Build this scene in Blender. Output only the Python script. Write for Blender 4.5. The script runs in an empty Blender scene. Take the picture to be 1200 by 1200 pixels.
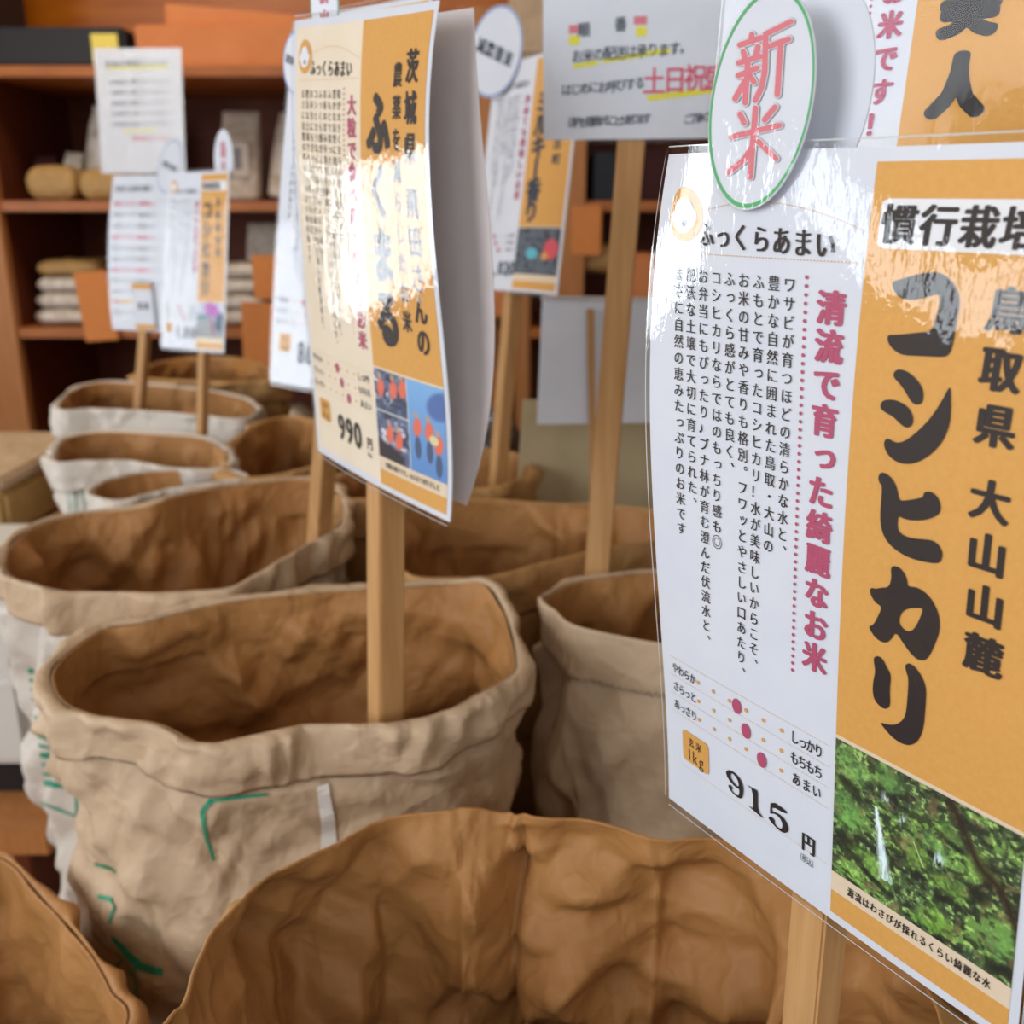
import bpy, bmesh, math, random
import numpy as np
from mathutils import Vector, Matrix
from mathutils.bvhtree import BVHTree
from mathutils.geometry import tessellate_polygon

SC = bpy.context.scene
COL = SC.collection
rng = np.random.default_rng(7)
random.seed(7)
CZ = 1.15                              # camera height; rims of the open sacks are 0.36 m lower
FPX = 1150.0
PITCH = math.atan(350 / FPX)
CP, SP = math.cos(PITCH), math.sin(PITCH)

# ------------------------------------------------------------------ camera, world, light, exposure
cam_d = bpy.data.cameras.new('camera'); cam = bpy.data.objects.new('camera', cam_d); COL.objects.link(cam)
cam.location = (0, 0, CZ); cam.rotation_euler = (math.pi / 2 - PITCH, 0, 0)
cam_d.sensor_width = 36; cam_d.lens = FPX / 1200 * 36
cam_d.clip_start = 0.02
cam_d.dof.use_dof = True; cam_d.dof.focus_distance = 0.40; cam_d.dof.aperture_fstop = 10.5
SC.camera = cam
W = bpy.data.worlds.new('daylight'); SC.world = W; W.use_nodes = True
W.node_tree.nodes['Background'].inputs[0].default_value = (0.80, 0.90, 1.0, 1)
W.node_tree.nodes['Background'].inputs[1].default_value = 0.45

def area(name, loc, rot, sx, sy, power, col):
    d = bpy.data.lights.new(name, 'AREA'); d.shape = 'RECTANGLE'; d.size = sx; d.size_y = sy
    d.energy = power; d.color = col
    o = bpy.data.objects.new(name, d); o.location = loc; o.rotation_euler = rot; COL.objects.link(o); return o
# daylight through the three windows of the left wall, and a warm lamp over the shelf
area('window_light_far', (-2.36, 1.34, 1.06), (0, -math.pi / 2, 0), 0.54, 0.80, 17, (0.86, 0.94, 1.0))
area('window_light_middle', (-2.36, 0.12, 1.13), (0, -math.pi / 2, 0), 0.28, 0.34, 2.0, (0.86, 0.94, 1.0))
area('window_light_near', (-2.30, -1.25, 1.80), (0, math.radians(-72), math.radians(38)), 1.3, 1.5, 66, (0.90, 0.95, 1.0))
area('front_fill_light', (0.3, -2.0, 1.75), (math.radians(80), 0, 0), 2.4, 1.4, 24, (0.92, 0.96, 1.0))  # added fill from behind the camera, lifts the surfaces facing it
area('ceiling_lamp_light', (-1.0, 2.3, 2.5), (0, 0, 0), 0.5, 0.5, 15, (1.0, 0.84, 0.64))
SC.view_settings.view_transform = 'Standard'; SC.view_settings.look = 'None'
SC.view_settings.exposure = -0.12; SC.view_settings.gamma = 1.0; SC.view_settings.use_curve_mapping = False
SC.cycles.transparent_max_bounces = 24
SC.cycles.max_bounces = 8

# ------------------------------------------------------------------ geometry of the view (metres, camera at x=0 y=0)
def ray(x, y):
    dx = (x - 600) / FPX; dy = (600 - y) / FPX
    return np.array([dx, CP + SP * dy, -SP + CP * dy])
def rp(x, y, z=-0.36):                 # point at height z (relative to the camera height)
    r = ray(x, y); return r * (z / r[2]) + np.array([0, 0, CZ])
def at(x, y, D):                       # point at ground distance D
    r = ray(x, y); return r * (D / r[1]) + np.array([0, 0, CZ])

# ------------------------------------------------------------------ materials
def lin(c):
    if isinstance(c, str):
        c = [int(c[i:i + 2], 16) / 255 for i in (0, 2, 4)]
    return tuple(((v + .055) / 1.055) ** 2.4 if v > .04045 else v / 12.92 for v in c) + (1,)
def mat(name, color, rough=.6, spec=.4, metal=0., noise=None, bump=None, coat=0., alpha=None, tex=None):
    m = bpy.data.materials.new(name); m.use_nodes = True; nt = m.node_tree; b = nt.nodes['Principled BSDF']
    c = lin(color); b.inputs['Base Color'].default_value = c
    b.inputs['Roughness'].default_value = rough; b.inputs['Metallic'].default_value = metal
    b.inputs['Specular IOR Level'].default_value = spec; b.inputs['Coat Weight'].default_value = coat
    b.inputs['Coat Roughness'].default_value = .08
    tc = nt.nodes.new('ShaderNodeTexCoord')
    if noise:                          # (scale, second colour, stretch xyz, detail)
        sc, c2, st, det = noise
        mp = nt.nodes.new('ShaderNodeMapping'); mp.inputs['Scale'].default_value = st
        n = nt.nodes.new('ShaderNodeTexNoise'); n.inputs['Scale'].default_value = sc; n.inputs['Detail'].default_value = det
        n.inputs['Roughness'].default_value = .62
        nt.links.new(tc.outputs['Object'], mp.inputs[0]); nt.links.new(mp.outputs[0], n.inputs['Vector'])
        r = nt.nodes.new('ShaderNodeValToRGB'); r.color_ramp.elements[0].position = .32; r.color_ramp.elements[1].position = .68
        r.color_ramp.elements[0].color = c; r.color_ramp.elements[1].color = lin(c2)
        nt.links.new(n.outputs['Fac'], r.inputs[0]); nt.links.new(r.outputs[0], b.inputs['Base Color'])
    if bump:                           # list of (type, scale, strength, distance)
        prev = None
        for kind, sc, stg, dist in bump:
            if kind == 'noise':
                t = nt.nodes.new('ShaderNodeTexNoise'); t.inputs['Scale'].default_value = sc; t.inputs['Detail'].default_value = 3
                out = t.outputs['Fac']; nt.links.new(tc.outputs['Object'], t.inputs['Vector'])
            elif kind == 'crease':     # crumpled paper: flat facets between sharp folds
                w = nt.nodes.new('ShaderNodeTexNoise'); w.inputs['Scale'].default_value = sc * .5; w.inputs['Detail'].default_value = 2
                nt.links.new(tc.outputs['Object'], w.inputs['Vector'])
                mx = nt.nodes.new('ShaderNodeMixRGB'); mx.inputs[0].default_value = .12
                nt.links.new(tc.outputs['Object'], mx.inputs[1]); nt.links.new(w.outputs['Color'], mx.inputs[2])
                t = nt.nodes.new('ShaderNodeTexVoronoi'); t.feature = 'F1'; t.inputs['Scale'].default_value = sc
                nt.links.new(mx.outputs[0], t.inputs['Vector']); out = t.outputs['Distance']
            bp = nt.nodes.new('ShaderNodeBump'); bp.inputs['Strength'].default_value = stg; bp.inputs['Distance'].default_value = dist
            nt.links.new(out, bp.inputs['Height'])
            if prev: nt.links.new(prev, bp.inputs['Normal'])
            prev = bp.outputs[0]
        nt.links.new(prev, b.inputs['Normal'])
    return m
def film_mat(name, wob, dist, sc=22.0, tint=(1, 1, 1, 1), refl=.06):
    m = bpy.data.materials.new(name); m.use_nodes = True; nt = m.node_tree; nt.nodes.clear()
    o = nt.nodes.new('ShaderNodeOutputMaterial'); mx = nt.nodes.new('ShaderNodeMixShader')
    tr = nt.nodes.new('ShaderNodeBsdfTransparent'); tr.inputs[0].default_value = tint
    gl = nt.nodes.new('ShaderNodeBsdfGlossy'); gl.inputs['Roughness'].default_value = .045
    fr = nt.nodes.new('ShaderNodeLayerWeight'); fr.inputs['Blend'].default_value = .5
    pw = nt.nodes.new('ShaderNodeMath'); pw.operation = 'POWER'; pw.inputs[1].default_value = 5
    ma = nt.nodes.new('ShaderNodeMath'); ma.operation = 'MULTIPLY_ADD'; ma.inputs[1].default_value = .95; ma.inputs[2].default_value = refl
    ma.use_clamp = True; nt.links.new(fr.outputs['Facing'], pw.inputs[0]); nt.links.new(pw.outputs[0], ma.inputs[0])
    tc = nt.nodes.new('ShaderNodeTexCoord')
    n = nt.nodes.new('ShaderNodeTexNoise'); n.inputs['Scale'].default_value = sc; n.inputs['Detail'].default_value = 4
    mp = nt.nodes.new('ShaderNodeMapping'); mp.inputs['Scale'].default_value = (1, 1, .55)
    nt.links.new(tc.outputs['Object'], mp.inputs[0]); nt.links.new(mp.outputs[0], n.inputs['Vector'])
    bp = nt.nodes.new('ShaderNodeBump'); bp.inputs['Strength'].default_value = wob; bp.inputs['Distance'].default_value = dist
    nt.links.new(n.outputs['Fac'], bp.inputs['Height'])
    n2 = nt.nodes.new('ShaderNodeTexNoise'); n2.inputs['Scale'].default_value = 420; n2.inputs['Detail'].default_value = 2
    mp2 = nt.nodes.new('ShaderNodeMapping'); mp2.inputs['Scale'].default_value = (1, 1, .4)
    nt.links.new(tc.outputs['Object'], mp2.inputs[0]); nt.links.new(mp2.outputs[0], n2.inputs['Vector'])
    b2 = nt.nodes.new('ShaderNodeBump'); b2.inputs['Strength'].default_value = .35; b2.inputs['Distance'].default_value = .0004
    nt.links.new(n2.outputs['Fac'], b2.inputs['Height']); nt.links.new(bp.outputs[0], b2.inputs['Normal'])
    nt.links.new(b2.outputs[0], gl.inputs['Normal']); nt.links.new(b2.outputs[0], fr.inputs['Normal'])
    nt.links.new(ma.outputs[0], mx.inputs[0]); nt.links.new(tr.outputs[0], mx.inputs[1]); nt.links.new(gl.outputs[0], mx.inputs[2])
    nt.links.new(mx.outputs[0], o.inputs[0]); return m
def vcol_mat(name, rough=.6):
    m = bpy.data.materials.new(name); m.use_nodes = True; nt = m.node_tree; b = nt.nodes['Principled BSDF']
    a = nt.nodes.new('ShaderNodeVertexColor'); a.layer_name = 'print'; nt.links.new(a.outputs[0], b.inputs['Base Color'])
    b.inputs['Roughness'].default_value = rough; return m

CR = [('noise', 900, .10, .0006), ('crease', 19, .55, .010), ('crease', 46, .34, .004)]
M = {
 'paper': mat('white_paper', 'dde1ea', .75, noise=(30, 'd8dde8', (1, 1, 1), 2)),
 'cream': mat('cream_paper', 'efe2cd', .75, noise=(30, 'eadcc5', (1, 1, 1), 2)),
 'backpaper': mat('bounce_tinted_paper', 'e0d6d4', .75, noise=(30, 'dad0ce', (1, 1, 1), 2)),  # light pinkish tint stands in for light bounced onto the back sheets
 'orange': mat('orange_print', 'dda659', .7, noise=(400, 'd9a052', (1, 1, 1), 2)),
 'beige': mat('beige_print', 'e6d3b8', .7, noise=(400, 'e2ceb2', (1, 1, 1), 2)),
 'ink': mat('black_ink', '2a2526', .6), 'grey_ink': mat('grey_ink', '8e8e96', .6),
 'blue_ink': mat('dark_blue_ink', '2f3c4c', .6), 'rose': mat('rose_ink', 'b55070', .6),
 'pink': mat('coral_pink_ink', 'd97a86', .6), 'green_ink': mat('green_ink', '58b173', .6),
 'blue_line': mat('blue_print', '5b83c8', .6), 'yellow_ink': mat('yellow_marker', 'e6e03c', .6),
 'red_marker': mat('red_marker', 'd8526e', .6), 'white_ink': mat('white_print', 'e8eaee', .6),
 'film': film_mat('laminate_film', .32, .006, 16), 'film_far': film_mat('soft_laminate_film', .4, .010, 14, refl=.012),
 'edge': mat('laminate_edge', 'c9cdd0', .2, .6),
 'vcol': vcol_mat('printed_photo'),
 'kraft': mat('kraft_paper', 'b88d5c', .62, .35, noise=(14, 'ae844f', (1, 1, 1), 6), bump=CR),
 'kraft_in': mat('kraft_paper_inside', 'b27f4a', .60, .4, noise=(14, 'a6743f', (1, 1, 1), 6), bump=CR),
 'kraft_pale': mat('pale_kraft_paper', 'c6ac8e', .60, .4, noise=(12, 'bca183', (1, 1, 1), 6), bump=CR),
 'kraft_white': mat('whitish_sack_paper', 'cfc7be', .6, .4, noise=(12, 'c6bcb0', (1, 1, 1), 6), bump=CR),
 'green': mat('green_sack_print', '1f8a68', .6, noise=(60, '2b9673', (1, 1, 1), 3)),
 'pale_green': mat('faded_green_sack_print', '8fb3a4', .7),
 'tape': mat('white_seam_tape', 'e2dcd6', .5),
 'stick': mat('pale_stick_wood', 'c99c68', .6, .3, noise=(9, 'b2824e', (14, 14, .7), 6)),
 'wood': mat('shelf_wood', 'b26a2a', .45, .4, noise=(4, '9c5620', (2, 14, 14), 6)),
 'wood_v': mat('shelf_post_wood', 'b87c48', .5, .35, noise=(4, 'a86c3a', (14, 14, 1.2), 6)),
 'wood_dark': mat('shaded_shelf_wood', '6a3016', .6, .3, noise=(4, '5a2812', (2, 14, 14), 6)),  # shelf back: same wood, darkened to carry the shade inside the bays
 'wood_amber': mat('amber_panel_wood', 'c8720f', .35, .5, noise=(3, 'b05c0a', (1.2, 9, 9), 6)),
 'floor': mat('floor_boards', '9a7046', .5, .4, noise=(5, '86603a', (14, 1, 1), 6)),
 'plaster': mat('warm_plaster', 'd8c8b0', .9, .1, noise=(8, 'd0bfa6', (1, 1, 1), 4)),
 'black': mat('black_plastic', '1b191c', .5), 'navy': mat('dark_navy_plastic', '15161f', .5),
 'whitebox': mat('white_enamel', 'd4d2cc', .35, .5), 'card': mat('orange_price_card', 'd98a4c', .8, noise=(90, 'd08044', (1, 1, 1), 3)),
 'peach': mat('peach_cardboard', 'cf8350', .8, noise=(10, 'c87a48', (1, 1, 1), 3)),
 'khaki': mat('khaki_cardboard', 'bcab88', .85, noise=(20, 'b3a280', (1, 1, 1), 3)),
 'plastic': mat('clear_bag_of_rice', 'd8cfc4', .25, .6, noise=(40, 'b9a896', (1, 1, 1), 4), bump=[('noise', 40, .5, .01)]),
 'yellow_pack': mat('yellow_kraft_pack', 'b8935c', .6, noise=(30, 'a5804c', (1, 1, 1), 4), bump=[('noise', 40, .4, .008)]),
 'brown_pack': mat('brown_grain_pack', '8f5f3a', .5, noise=(60, '6d4226', (1, 1, 1), 4), bump=[('noise', 40, .4, .008)]),
 'label': mat('pack_label', 'd8cfc8', .6), 'tagyellow': mat('yellow_tag', 'e2cf62', .6), 'maroon': mat('maroon_cloth', '3a1216', .8),
 'silver': mat('silver_foil', 'c8ccd2', .2, .5, metal=.9, bump=[('noise', 60, .6, .01)]),
}

# ------------------------------------------------------------------ object helpers
def link(name, me, m, parent=None, smooth=False):
    if m is not None:
        for x in (m if isinstance(m, (list, tuple)) else [m]): me.materials.append(x)
    o = bpy.data.objects.new(name, me); COL.objects.link(o)
    if smooth: me.polygons.foreach_set('use_smooth', [True] * len(me.polygons))
    if parent is not None:
        o.parent = parent; o.matrix_parent_inverse = Matrix.LocRotScale(ORIG.get(parent.name, Vector((0, 0, 0))), None, None).inverted()
    return o
ORIG = {}                              # world position of each thing's base, so that parts keep world coordinates
def thing(name, label, cat, loc, group=None):
    o = bpy.data.objects.new(name, None); COL.objects.link(o); o.location = loc; o.empty_display_size = .05
    o['label'] = label; o['category'] = cat
    if group: o['group'] = group
    ORIG[o.name] = Vector(loc); return o
def tag(o, label, cat, group=None):
    o['label'] = label; o['category'] = cat
    if group: o['group'] = group
    return o
def struct(o): o['kind'] = 'structure'; return o
def mesh(name, V, F, m, parent=None, smooth=False):
    me = bpy.data.meshes.new(name); me.from_pydata([tuple(map(float, v)) for v in V], [], [tuple(f) for f in F]); me.update()
    return link(name, me, m, parent, smooth)
def grid_faces(nu, nv, closed=False, off=0, flip=False):
    F = []
    for j in range(nv - 1):
        for i in range(nu if closed else nu - 1):
            a = off + j * nu + i; b = off + j * nu + (i + 1) % nu; c = b + nu; d = a + nu
            F.append((a, d, c, b) if flip else (a, b, c, d))
    return F
def box(name, x0, x1, y0, y1, z0, z1, m, parent=None, bev=.004, rot=0., tilt=0.):
    c = Vector(((x0 + x1) / 2, (y0 + y1) / 2, (z0 + z1) / 2))
    bm = bmesh.new(); bmesh.ops.create_cube(bm, size=1)
    for v in bm.verts: v.co = Vector((v.co.x * (x1 - x0), v.co.y * (y1 - y0), v.co.z * (z1 - z0)))
    if bev: bmesh.ops.bevel(bm, geom=bm.edges[:], offset=min(bev, .3 * min(x1 - x0, y1 - y0, z1 - z0)), segments=2, affect='EDGES')
    R = Matrix.Rotation(rot, 4, 'Z') @ Matrix.Rotation(tilt, 4, 'Y')
    for v in bm.verts: v.co = R @ v.co + c
    me = bpy.data.meshes.new(name); bm.to_mesh(me); bm.free(); return link(name, me, m, parent)
def bar(name, p, q, w, d, ang, m, parent=None):   # square bar from p to q, cross-section turned by ang
    p, q = Vector(p), Vector(q); a = Vector((math.cos(ang), math.sin(ang), 0)) * w / 2; b = Vector((-math.sin(ang), math.cos(ang), 0)) * d / 2
    bm = bmesh.new(); vs = []
    for c in (p, q):
        for s, t in ((-1, -1), (1, -1), (1, 1), (-1, 1)): vs.append(bm.verts.new(c + a * s + b * t))
    for f in ((3, 2, 1, 0), (4, 5, 6, 7), (0, 1, 5, 4), (1, 2, 6, 5), (2, 3, 7, 6), (3, 0, 4, 7)): bm.faces.new([vs[i] for i in f])
    bmesh.ops.bevel(bm, geom=bm.edges[:], offset=.0012, segments=2, affect='EDGES')
    me = bpy.data.meshes.new(name); bm.to_mesh(me); bm.free(); return link(name, me, m, parent)

# ------------------------------------------------------------------ laminated sheets: a bent surface in millimetres (u right, v down)
HS = .297
def col(u, pts, H=HS, deg=3):
    r = [ray(*p) for p in pts]; t = [a[2] / a[1] for a in r]; D = H / (t[0] - t[-1]); z0 = D * t[0]
    v = [(z0 - D * k) / H for k in t]; X = [D * a[0] / a[1] for a in r]
    return [u, D, z0, np.polyfit(v, X, min(deg, len(v) - 1))]
def lag(cols, u):
    us = [c[0] for c in cols]; W_ = []
    for i in range(len(us)):
        w = 1.
        for j in range(len(us)):
            if j != i: w = w * (u - us[j]) / (us[i] - us[j])
        W_.append(w)
    return W_
def colx(cols, u, pts, H=HS):
    W_ = lag(cols, u); D = sum(w * c[1] for w, c in zip(W_, cols)); z0 = sum(w * c[2] for w, c in zip(W_, cols))
    r = [ray(*p) for p in pts]; v = [(z0 - D * a[2] / a[1]) / H for a in r]; X = [D * a[0] / a[1] for a in r]
    return [u, D, z0, np.polyfit(v, X, 2)]
def swing(c, u, w, ang):               # a column w metres to the right of c, the sheet turned by ang degrees (0 = square to the view)
    k = [u, c[1] - w * math.sin(math.radians(ang)), c[2], np.array(c[3], float)]
    k[3][-1] += w * math.cos(math.radians(ang)); return k
class Sheet:
    def __init__(s, cols, H=HS, wave=0.): s.cols = cols; s.H = H; s.wave = wave
    def P(s, x, y):                    # x, y in mm
        x = np.asarray(x, float); v = np.asarray(y, float) / 297.
        vc = np.clip(v, -.02, 1.02); X = 0; Y = 0; Z = 0
        for w, c in zip(lag(s.cols, x), s.cols):
            X = X + w * np.polyval(c[3], vc); Y = Y + w * c[1]; Z = Z + w * (c[2] - s.H * v)
        if s.wave: Y = Y + s.wave * np.sin(v * 6.3 + x * .03)
        return np.stack([X, Y, Z + CZ], -1)
    def N(s, x, y):
        x = np.asarray(x, float); y = np.asarray(y, float)
        a = s.P(x + .5, y) - s.P(x - .5, y); b = s.P(x, y + .5) - s.P(x, y - .5)
        n = np.cross(a, b); n /= np.linalg.norm(n, axis=-1, keepdims=True)
        c = s.P(90., 150.); m = np.cross(s.P(91., 150.) - c, s.P(90., 151.) - c)
        return n if np.dot(m, np.array([0, 0, CZ]) - c) > 0 else -n
    def at(s, x, y, off=0.): return s.P(x, y) + s.N(x, y) * off
def slab(name, sh, x0, x1, y0, y1, off, th, m, parent=None, nx=28, ny=36, corner=0.):
    xs = np.linspace(x0, x1, nx); ys = np.linspace(y0, y1, ny); X, Y = np.meshgrid(xs, ys)
    if corner:                         # rounded corners
        cx = np.clip(X, x0 + corner, x1 - corner); cy = np.clip(Y, y0 + corner, y1 - corner)
        dx, dy = X - cx, Y - cy; r = np.hypot(dx, dy); mx = np.maximum(abs(dx), abs(dy)); k = np.where(r > 0, mx / np.maximum(r, 1e-9), 1)
        X, Y = cx + dx * k, cy + dy * k
    A = sh.at(X.ravel(), Y.ravel(), off); F = grid_faces(nx, ny)
    if th:
        B = sh.at(X.ravel(), Y.ravel(), off - th); n = nx * ny; V = np.vstack([A, B]); F = F + grid_faces(nx, ny, off=n, flip=True)
        rim = [i for i in range(nx)] + [j * nx + nx - 1 for j in range(1, ny)] + [(ny - 1) * nx + i for i in range(nx - 2, -1, -1)] + [j * nx for j in range(ny - 2, 0, -1)]
        for a, b in zip(rim, rim[1:] + rim[:1]): F.append((b, a, a + n, b + n))
    else: V = A
    return mesh(name, V, F, m, parent, smooth=not th)

# glyphs: every character is one flat triangulated outline, fetched once
GL = {}
def fetch(chars, bold):
    new = [c for c in chars if (c, bold) not in GL and c not in ' 　']; objs = []
    for c in new:
        cu = bpy.data.curves.new('g', 'FONT'); cu.body = c; cu.offset = bold; cu.resolution_u = 3
        o = bpy.data.objects.new('g', cu); COL.objects.link(o); objs.append(o)
    bpy.context.view_layer.update()
    for c, o in zip(new, objs):
        me = bpy.data.meshes.new_from_object(o)
        V = np.array([(v.co.x, v.co.y) for v in me.vertices]).reshape(-1, 2); T = [tuple(p.vertices) for p in me.polygons]
        GL[(c, bold)] = (V, T); bpy.data.meshes.remove(me)
        cu = o.data; bpy.data.objects.remove(o); bpy.data.curves.remove(cu)
class Ink:                             # collects flat print of one colour in sheet millimetres
    def __init__(s): s.V = []; s.F = []; s.n = 0; s.k = 0; s.L = []
    def add(s, V, T):
        s.k += 1; s.L += [(s.k % 24) * 4e-6] * len(V); s.V.append(np.asarray(V, float)); s.F += [tuple(i + s.n for i in t) for t in T]; s.n += len(V)
    def glyph(s, c, x, y, w, h, bold=0., vert=False, min_=0.):
        if c in ' 　': return
        if c == '◎':
            for q in (.48, .3): s.stroke([(x + q * w * math.cos(a), y + q * h * math.sin(a)) for a in np.linspace(0, 2 * math.pi, 21)], .28, False)
            return
        fetch([c], 0.); V, T = GL[(c, 0.)]
        V = V - np.array([.5, .38]) if ord(c) > 255 else V - np.array([(V[:, 0].min() + V[:, 0].max()) / 2, .36])
        if vert:
            if c in '、。': V = V + np.array([.58, .55])
            if c in 'っッゃゅょァィ': V = V + np.array([.1, .08])
            if c in 'ー（）': V = np.stack([V[:, 1], -V[:, 0]], 1)
        P = np.stack([x + V[:, 0] * w, y - V[:, 1] * h], 1)
        r = bold * w                   # heavier weight: the outline repeated round a small circle
        O = [(0, 0)]
        if r > .12: m = 8 if r < 1 else 14; O += [((r + min_) * math.cos(2 * math.pi * i / m), r * math.sin(2 * math.pi * i / m)) for i in range(m)]
        elif r + min_ > 0: O = [(-r - min_, 0), (0, 0), (r + min_, 0)]
        for k in O: s.add(P + np.array(k), T)
    def vtext(s, t, x, y, pitch, w, h=None, **k):
        fetch(t, 0.)
        for i, c in enumerate(t): s.glyph(c, x, y + i * pitch, w, h or w, vert=True, **k)
    def htext(s, t, x, y, pitch, w, h=None, dy=0., **k):
        fetch(t, 0.)
        for i, c in enumerate(t): s.glyph(c, x + i * pitch, y + i * dy, w, h or w, **k)
    def poly(s, pts, hole=None, smooth=2):
        def sm(P):
            P = np.array(P, float)
            for _ in range(smooth): P = np.stack([P * .75 + np.roll(P, -1, 0) * .25, P * .25 + np.roll(P, -1, 0) * .75], 1).reshape(-1, 2)
            return P
        L = [sm(pts)] + ([sm(hole)] if hole else [])
        T = tessellate_polygon([[Vector((a, b, 0)) for a, b in l] for l in L]); s.add(np.vstack(L), T)
    def rect(s, x0, y0, x1, y1, r=0., nx=1, ny=1):
        if r:
            X, Y = np.meshgrid(np.linspace(x0, x1, 33), np.linspace(y0, y1, 13)); cx = np.clip(X, x0 + r, x1 - r); cy = np.clip(Y, y0 + r, y1 - r)
            dx, dy = X - cx, Y - cy; q = np.hypot(dx, dy); k = np.where(q > 0, np.maximum(abs(dx), abs(dy)) / np.maximum(q, 1e-9), 1)
            s.add(np.stack([(cx + dx * k).ravel(), (cy + dy * k).ravel()], 1), grid_faces(33, 13)); return
        nx = max(nx, int(abs(x1 - x0) / 6) + 1); ny = max(ny, int(abs(y1 - y0) / 8) + 1)
        X, Y = np.meshgrid(np.linspace(x0, x1, nx + 1), np.linspace(y0, y1, ny + 1))
        s.add(np.stack([X.ravel(), Y.ravel()], 1), grid_faces(nx + 1, ny + 1))
    def disc(s, x, y, rx, ry=None, n=14):
        ry = ry or rx; a = np.linspace(0, 2 * math.pi, n, endpoint=False)
        s.add(np.vstack([[x, y], np.stack([x + rx * np.cos(a), y + ry * np.sin(a)], 1)]), [(0, 1 + i, 1 + (i + 1) % n) for i in range(n)])
    def stroke(s, pts, w, caps=True):
        P = np.array(pts, float)
        for a, b in zip(P[:-1], P[1:]):
            d = b - a; L_ = np.hypot(*d) + 1e-9; n = np.array([-d[1], d[0]]) / L_ * w / 2
            k = max(1, int(L_ / 6)); q = []
            for i in range(k + 1): c = a + d * i / k; q += [c + n, c - n]
            s.add(q, [(2 * i, 2 * i + 1, 2 * i + 3, 2 * i + 2) for i in range(k)])
        if caps:
            for p in P: s.disc(p[0], p[1], w / 2, n=12)
    def dots(s, x0, y0, x1, y1, step, r):
        k = max(1, int(math.hypot(x1 - x0, y1 - y0) / step))
        for i in range(k + 1): s.disc(x0 + (x1 - x0) * i / k, y0 + (y1 - y0) * i / k, r, n=6)
    def build(s, name, sh, off, m, parent, label=None):
        if not s.n: return None
        V = np.vstack(s.V); o = mesh(name, sh.P(V[:, 0], V[:, 1]) + sh.N(V[:, 0], V[:, 1]) * (off + np.array(s.L))[:, None], s.F, m, parent)
        if label: o['label'] = label
        if s.k > 1: o['kind'] = 'stuff'    # print: too small and flat to pick apart
        return o

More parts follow.
